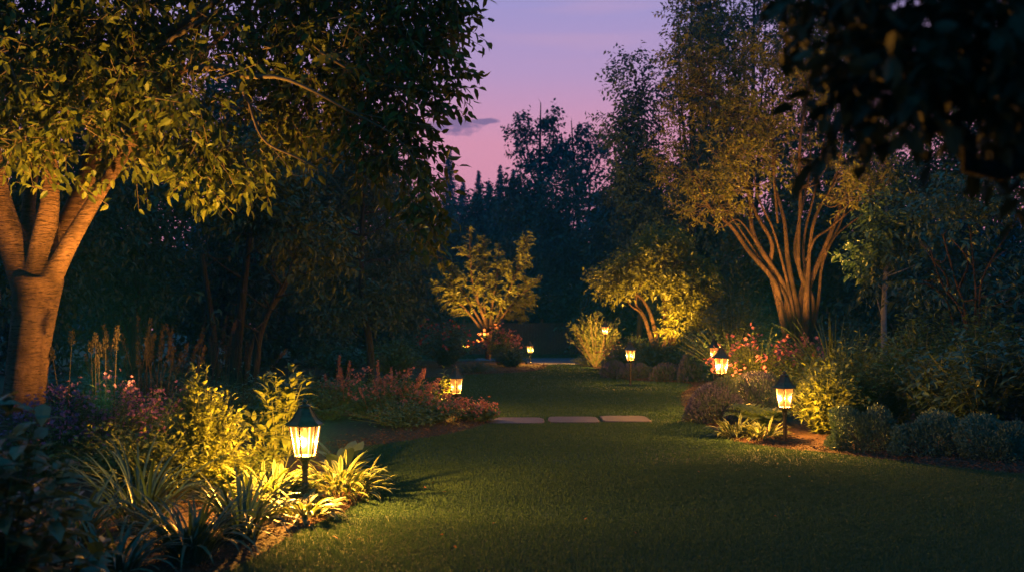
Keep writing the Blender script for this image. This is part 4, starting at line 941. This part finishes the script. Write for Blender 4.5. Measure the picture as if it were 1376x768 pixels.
# second bed on the left: dark shrubs with pink spires
SG = 'pink-spired plants round the middle lantern'
def astilbe(px, Y, h, r, nsp, label, seed, sph, spr):
    g = rg(seed)
    def b(root, o):
        lf, sm = MB(), MB(); tips = stems(lf, sm, np.zeros(3), 130, h, r, 18, .075, .036, g, t0=.2, lift=.5, dome=.45)
        lf.build('foliage', M['green'], root); sm.build('stem', M['stem'], root); objs = []
        k = g.choice(len(tips), int(len(tips) * .24), replace=False); fb = MB(); Pf = np.repeat(tips[k], 9, 0) + g.normal(size=(len(k) * 9, 3)) * np.array([.035, .035, .045]) + np.array([0, 0, .05]); rosette(fb, Pf, .024, g); fb.build('blossom', M['pink'], root)
        for i in range(nsp):
            j = i % 3
            if i < 3: o_ = spike(rg(seed + 7 + j), sph, spr, 130, .5).build('flower_spike', M['pink'], root); objs.append(o_)
            else: o_ = objs[j].copy(); col.objects.link(o_); o_.parent = root
            aa, qq = g.random() * 6.28, r * .8 * math.sqrt(g.random()); o_.location = (math.cos(aa) * qq, math.sin(aa) * qq, h * .25)
            o_.scale = (1, 1, .45 + .6 * g.random()); o_.rotation_euler = (g.normal() * .24, g.normal() * .24, g.random() * 6)
    return plant('astilbe', label, 'flowers', px, Y, b, SG)
astilbe(492, 15.2, .78, .66, 12, 'tallest pink-spired clump at the left end of the middle bed', 350, .80, .022)
astilbe(545, 15.3, .74, .60, 9, 'pink-spired clump at the centre of the middle bed', 351, .66, .026)
astilbe(582, 14.7, .47, .50, 6, 'pink-spired clump just left of the middle lantern', 352, .48, .034)
astilbe(640, 15.1, .26, .30, 3, 'low pink-tinged clump at the bed tip right of the middle lantern', 353, .36, .024)
shrub('shrub', 'dark leafy mound at the left end of the middle bed', 'shrub', 438, 14.9, 130, .68, .68, 16, .08, .038, 'green', 354, dome=.5)
shrub('shrub', 'dark leafy mound along the front of the middle bed', 'shrub', 540, 14.0, 130, .46, .70, 14, .07, .034, 'green', 355, dome=.5)
shrub('shrub', 'few bright yellow leaves beside the middle lantern glass', 'shrub', 598, 15.9, 8, .84, .14, 9, .11, .06, 'lime', 356, t0=.5)

# between the left beds
shrub('shrub', 'round green bush on the lawn behind the middle bed', 'shrub', 530, 25.5, 160, 1.25, .75, 18, .11, .055, 'green', 360, dome=.5)
shrub('shrub', 'dark bush with red flowers in front of the yellow feathery tree', 'shrub', 600, 33, 170, 1.75, 1.05, 18, .14, .07, 'deep', 361, flowers=('red', .15, .06, 4, .1), dome=.55)
shrub('shrub', 'low bluish mound at the front of the far left bed', 'shrub', 636, 30, 120, .42, .72, 10, .09, .03, 'lavleaf', 362, dome=.5, lift=1.0)
shrub('shrub', 'dark rounded bush left of the farthest lantern', 'shrub', 686, 33.5, 150, .85, .68, 16, .12, .05, 'deep', 363, dome=.55)
shrub('shrub', 'yellow-leaved bush with pink flowers beneath the feathery tree', 'shrub', 672, 34.6, 60, 1.45, .62, 12, .17, .08, 'lime', 364, flowers=('pink', .45, .07, 6, .1), t0=.35)
shrub('shrub', 'dark bush filling the left end of the far bed', 'shrub', 545, 34, 150, 1.3, 1.1, 16, .14, .07, 'deep', 365)
shrub('shrub', 'dark bush left of the round green bush, in shade', 'shrub', 455, 27, 150, 1.1, 1.1, 16, .14, .07, 'deep', 366)

# right side, far to near
def yew(px, Y, h, r, label, seed):
    g = rg(seed)
    def b(root, o):
        lf, sm = MB(), MB(); n = 46; a = g.random(n) * 6.28; ln = .15 + .75 * np.sqrt(g.random(n)); Hh = h * (.55 + .45 * g.random(n)) * (1.05 - .35 * ln)
        T = np.stack([np.cos(a) * ln * r * 1.15, np.sin(a) * ln * r, Hh], -1); K = 46; t = .12 + .88 * g.random((n, K))
        P = T[:, None] * t[..., None]; P[..., :2] *= t[..., None] ** .35
        P += g.normal(size=P.shape) * .05; d = nrm(T)[:, None] * 1.0 + g.normal(size=P.shape) * .45
        leaves(lf, P.reshape(-1, 3), d.reshape(-1, 3), g.normal(size=(n * K, 3)), .17, .05, 'diamond', g.random(n * K)); sticks(sm, np.zeros((n, 3)), T * .95, .02, .006)
        lf.build('foliage', M['yew'], root); sm.build('stem', M['twig'], root)
    return plant('yew_bush', label, 'shrub', px, Y, b)
yew(800, 34, 2.1, .95, 'golden fan-shaped yew bush on the far right of the lawn', 370)
shrub('shrub', 'low bluish mound at the foot of the golden yew by the paving', 'shrub', 790, 35.2, 120, .42, .6, 10, .09, .03, 'lavleaf', 371, dome=.5, lift=1.0)
shrub('shrub', 'pinkish leafy plant at the right foot of the golden yew', 'shrub', 832, 31, 90, 1.05, .55, 14, .12, .05, 'green', 372, flowers=('pink', .2, .05, 4, .08))
shrub('shrub', 'rounded dark shrub behind the low mounds and lantern', 'shrub', 880, 27.6, 200, 1.25, .85, 18, .12, .055, 'deep', 373, dome=.5)
shrub('shrub', 'dark shrub left of the rounded dark shrub', 'shrub', 850, 29.5, 150, 1.25, .7, 16, .12, .055, 'deep', 374, dome=.5)

def mound(px, Y, h, rx, label, seed, mat, L, n, group, name='mound_shrub', cat='shrub', fl=None, ry=None, up=.6, wid=.5, tmpl='diamond'):
    g = rg(seed); ry = ry or rx
    def b(root, o):
        lf = MB(); u = nrm(g.normal(size=(n, 3))); u[:, 2] = np.abs(u[:, 2]); q = .72 + .28 * g.random(n) ** .5
        lump = 1 + .20 * snoise(u * 3.1, 1.6, seed) + .05 * snoise(u * 9, 1.6, seed + 1)
        P = u * np.array([rx, ry, h]) * (q * lump)[:, None]
        D = u * 1.0 + np.array([0, 0, up]) + g.normal(size=(n, 3)) * .5
        sz = .6 + .7 * g.random(n); leaves(lf, P, D, g.normal(size=(n, 3)), L * sz, L * wid * sz, tmpl, g.random(n)); lf.build('foliage', M[mat], root)
        sm = MB(); k = 60; e = nrm(g.normal(size=(k, 3))); e[:, 2] = np.abs(e[:, 2]); sticks(sm, np.zeros((k, 3)), e * np.array([rx, ry, h]) * .8, .008, .003); sm.build('stem', M['twig'], root)
        if fl:
            fm, cnt, fr = fl; fb = MB(); v = nrm(g.normal(size=(cnt, 3))); v[:, 2] = np.abs(v[:, 2]); Pf = v * np.array([rx, ry, h]) * 1.0
            Df = v * .8 + np.array([0, 0, .9]) + g.normal(size=(cnt, 3)) * .25
            for j in range(4): leaves(fb, Pf + nrm(Df) * (.03 + .02 * j), Df + g.normal(size=(cnt, 3)) * .4, g.normal(size=(cnt, 3)), fr, fr * .5, 'diamond', g.random(cnt))
            fb.build('blossom', M[fm], root)
    return plant(name, label, cat, px, Y, b, group)
MG = 'low bluish mounds along the far right edge'
mound(826, 27.3, .38, .36, 'small gold-tipped mound at the left end of the low bluish row', 380, 'lavleaf', .06, 2600, MG, fl=('lavflower', 250, .05))
mound(853, 26.8, .36, .42, 'low bluish mound directly below the lantern', 381, 'lavleaf', .06, 2600, MG, fl=('lavflower', 250, .05))
mound(895, 26.0, .38, .38, 'low bluish mound below the rounded dark shrub', 382, 'lavleaf', .06, 2600, MG, fl=('lavflower', 200, .05))
mound(938, 25.3, .82, .46, 'tallest bluish lavender mound where the lawn narrows at right', 383, 'lavleaf', .07, 3600, MG, fl=('lavflower', 500, .055))
mound(872, 26.6, .30, .30, 'smallest bluish mound wedged between two larger ones', 384, 'lavleaf', .06, 1800, MG)

LG = 'lavender mounds before the pink bush'
mound(962, 15.0, .52, .40, 'left lavender mound under the lantern before the pink bush', 385, 'lavleaf', .05, 4200, LG, 'lavender', 'lavender', ('lavflower', 900, .032))
mound(1015, 15.6, .66, .46, 'right lavender mound under the pink bush, behind the fern', 386, 'lavleaf', .05, 4600, LG, 'lavender', 'lavender', ('lavflower', 900, .032))
shrub('rhododendron', 'broad dark evergreen shrub left of the amber tree\'s stems', 'shrub', 985, 22.5, 220, 2.5, 1.25, 18, .14, .055, 'deep', 390, dome=.5, tmpl='oval')
shrub('rhododendron', 'dark evergreen shrub under the amber tree, right of its stems', 'shrub', 1130, 22.5, 180, 1.9, 1.2, 18, .14, .055, 'deep', 391, dome=.5)
shrub('flowering_shrub', 'large lit bush with pink and magenta flowers behind the lantern', 'shrub', 1018, 17.2, 150, 1.52, .80, 20, .085, .04, 'lime', 392, flowers=('magenta', .22, .035, 8, .06), dome=.45)
shrub('flowering_shrub', 'darker magenta flowering bush at the foot of the amber stems', 'shrub', 1078, 18.2, 90, 1.4, .52, 18, .085, .04, 'green', 393, flowers=('magenta', .3, .035, 8, .06), dome=.5)

def fern(px, Y, n, L, label, seed, mat='green'):
    g = rg(seed)
    def b(root, o):
        lf, sm = MB(), MB(); a = np.linspace(0, 6.28, n, endpoint=False) + g.random(n) * .3; ln = L * (.75 + .4 * g.random(n)); K = 24; t = (np.arange(K) + .8) / K
        th = .35 + 1.25 * t[None] ** 1.2 + g.random((n, 1)) * .3; ds = ln[:, None] / K
        r = np.cumsum(np.sin(th) * ds, 1); z = np.cumsum(np.cos(th) * ds, 1); hd = np.stack([np.cos(a), np.sin(a), 0 * a], -1); sd = np.stack([-np.sin(a), np.cos(a), 0 * a], -1)
        P = hd[:, None] * r[..., None] + np.array([0, 0, 1.]) * z[..., None]
        tg = hd[:, None] * np.sin(th)[..., None] + np.array([0, 0, 1.]) * np.cos(th)[..., None]; w = np.broadcast_to(.17 * L / .5 * np.sin(np.pi * (t * .9 + .08)) ** .8, (n, K)).ravel()
        for s in (1, -1):
            D = sd[:, None] * s + tg * .35 + g.normal(size=P.shape) * .08; U = np.cross(tg, sd[:, None] * np.ones_like(tg)) * -1
            leaves(lf, P.reshape(-1, 3), D.reshape(-1, 3), (U + np.array([0, 0, .3])).reshape(-1, 3), w, .032 * np.ones(n * K), 'lance', np.repeat(g.random(n), K))
        for i in range(K - 1): sticks(sm, P[:, i], P[:, i + 1], .004, .003)
        lf.build('frond', M[mat], root); sm.build('stem', M['stem'], root)
    return plant('fern', label, 'fern', px, Y, b)
fern(1022, 14.0, 20, .62, 'arching fern behind the bright hostas left of the right lantern', 395)
strap('hosta', 'bright striped hosta at left of the right lantern\'s bed corner', 'hosta', 988, 12.95, 110, .36, .036, (.2, 1.2), (.5, 1.6), 'hosta', 396, HG, .14, .3, HOSTA, twist=.9)
strap('hosta', 'bright striped hosta next to the right lantern post', 'hosta', 1025, 12.75, 110, .34, .036, (.2, 1.2), (.6, 1.6), 'hosta', 397, HG, .14, .3, HOSTA, twist=.9)

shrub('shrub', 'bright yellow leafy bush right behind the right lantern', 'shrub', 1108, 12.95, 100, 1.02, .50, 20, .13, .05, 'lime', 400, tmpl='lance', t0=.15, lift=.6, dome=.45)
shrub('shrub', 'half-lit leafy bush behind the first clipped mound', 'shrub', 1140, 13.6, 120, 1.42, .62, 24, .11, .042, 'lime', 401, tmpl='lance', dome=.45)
shrub('shrub', 'dim leafy bush between the grasses and the laurels', 'shrub', 1205, 13.8, 110, 1.4, .6, 20, .12, .05, 'green', 402, dome=.45)
shrub('shrub', 'dim leafy bush at the back between pink bush and grasses', 'shrub', 1085, 16.4, 100, 1.15, .6, 18, .10, .04, 'green', 403, dome=.45)
shrub('laurel', 'dark large-leaved laurel behind the rightmost clipped mound', 'shrub', 1320, 11.9, 95, 1.5, .7, 22, .17, .07, 'deep', 404, dome=.35, droop=.45)
shrub('laurel', 'dark large-leaved laurel behind the middle clipped mound', 'shrub', 1262, 12.8, 85, 1.35, .6, 20, .16, .065, 'deep', 405, dome=.4, droop=.45)
shrub('laurel', 'tall dark laurel cut by the right edge of the view', 'shrub', 1400, 11.6, 85, 1.75, .65, 22, .17, .07, 'deep', 406, dome=.35, droop=.4)
shrub('shrub', 'tall dim leafy shrub at the back between slim trunk and laurels', 'shrub', 1240, 15.2, 120, 2.0, .75, 24, .12, .05, 'green', 407, dome=.4)
shrub('shrub', 'tall dim leafy shrub beneath the bare reddish twigs', 'shrub', 1318, 14.2, 120, 1.95, .75, 24, .12, .05, 'green', 408, dome=.4)
GG = 'tall grasses behind the right bed'
for px, Y, n, L, lab, sd in ((1118, 16.8, 90, 2.0, 'tall upright grass clump under the amber tree', 410), (1165, 16.4, 80, 1.7, 'tall grass clump next to the slim grey trunk', 411), (1225, 16.2, 60, 1.45, 'shorter broad-bladed grass clump right of the slim grey trunk', 412)):
    strap('ornamental_grass', lab, 'ornamental grass', px, Y, int(n * 1.6), L * .9, .020, (.0, .4), (.3, 1.5), 'olive', sd, GG, .22, .3, twist=1)

BG = 'three clipped mounds at the edge of the right bed'
for px, Y, h, rx, lab, sd in ((1162, 11.65, .46, .40, 'clipped small-leaved mound nearest the right lantern, its left side lit', 420), (1248, 11.2, .45, .42, 'middle one of the three clipped small-leaved mounds', 421), (1340, 10.75, .47, .43, 'rightmost clipped small-leaved mound, at the edge of the view', 422)):
    mound(px, Y, h, rx, lab, sd, 'boxleaf', .034, 9500, BG, 'boxwood', 'boxwood', None, rx * .9, up=.3, wid=.6)

# fallen leaves on the lawn and mulch
flg = rg(55); proto = None
for px, py, s, lab in ((416, 714, .06, 'fallen orange leaf on the mulch below the nearest hosta'), (446, 728, .055, 'fallen reddish leaf on the lawn beside the left mulch edge'), (484, 732, .03, None), (594, 667, .045, 'fallen orange leaf in the lit patch of lawn'), (572, 662, .03, None), (580, 655, .03, None),
                      (592, 726, .04, None), (665, 710, .025, None), (790, 703, .035, None), (851, 722, .03, None), (610, 742, .035, None), (345, 752, .03, None), (1062, 646, .04, 'fallen leaf on the dark lawn in front of the right lantern'), (306, 716, .05, 'curled fallen leaf under the strap leaves on the mulch'), (1040, 700, .03, None), (940, 640, .03, None)):
    mb = MB(); x, y = og(px, py)
    leaves(mb, np.zeros((1, 3)), np.array([[1., 0, .25]]), np.array([[0, .2, 1.]]), s, s * .55, 'oval', np.array([flg.random()]))
    o = mb.build('fallen_leaf', M['fallen']); o.location = (x, y, .045); o.rotation_euler = (flg.normal() * .3, flg.normal() * .3, flg.random() * 6.28)
    tag(o, lab or 'tiny fallen orange leaf lying loose on the lawn', 'leaf', 'fallen leaves')

# ------------------------------------------------------------------ concealed garden uplights in the beds
spot(245, 9.1, 1.0, W(52, 400, 9.5), 440, 80)                      # big tree, trunk
spot(140, 7.7, .8, W(110, -40, 9.0), 2300, 92)                     # big tree, crown
spot(1046, 19.2, .5, W(1072, 130, 21.6), 2700, 76)                 # amber multi-stem, from its foot
spot(1030, 15.3, 1.0, W(1040, 165, 21.5), 2900, 62)                # amber multi-stem, extra front spot added to brighten the crown
spot(626, 33.8, .5, W(654, 338, 36), 5000, 76)                     # feathery tree
spot(890, 28.2, .9, W(874, 368, 30), 2100, 115)                    # spreading tree
spot(800, 32.4, .15, W(800, 440, 34), 600, 110)                    # yew
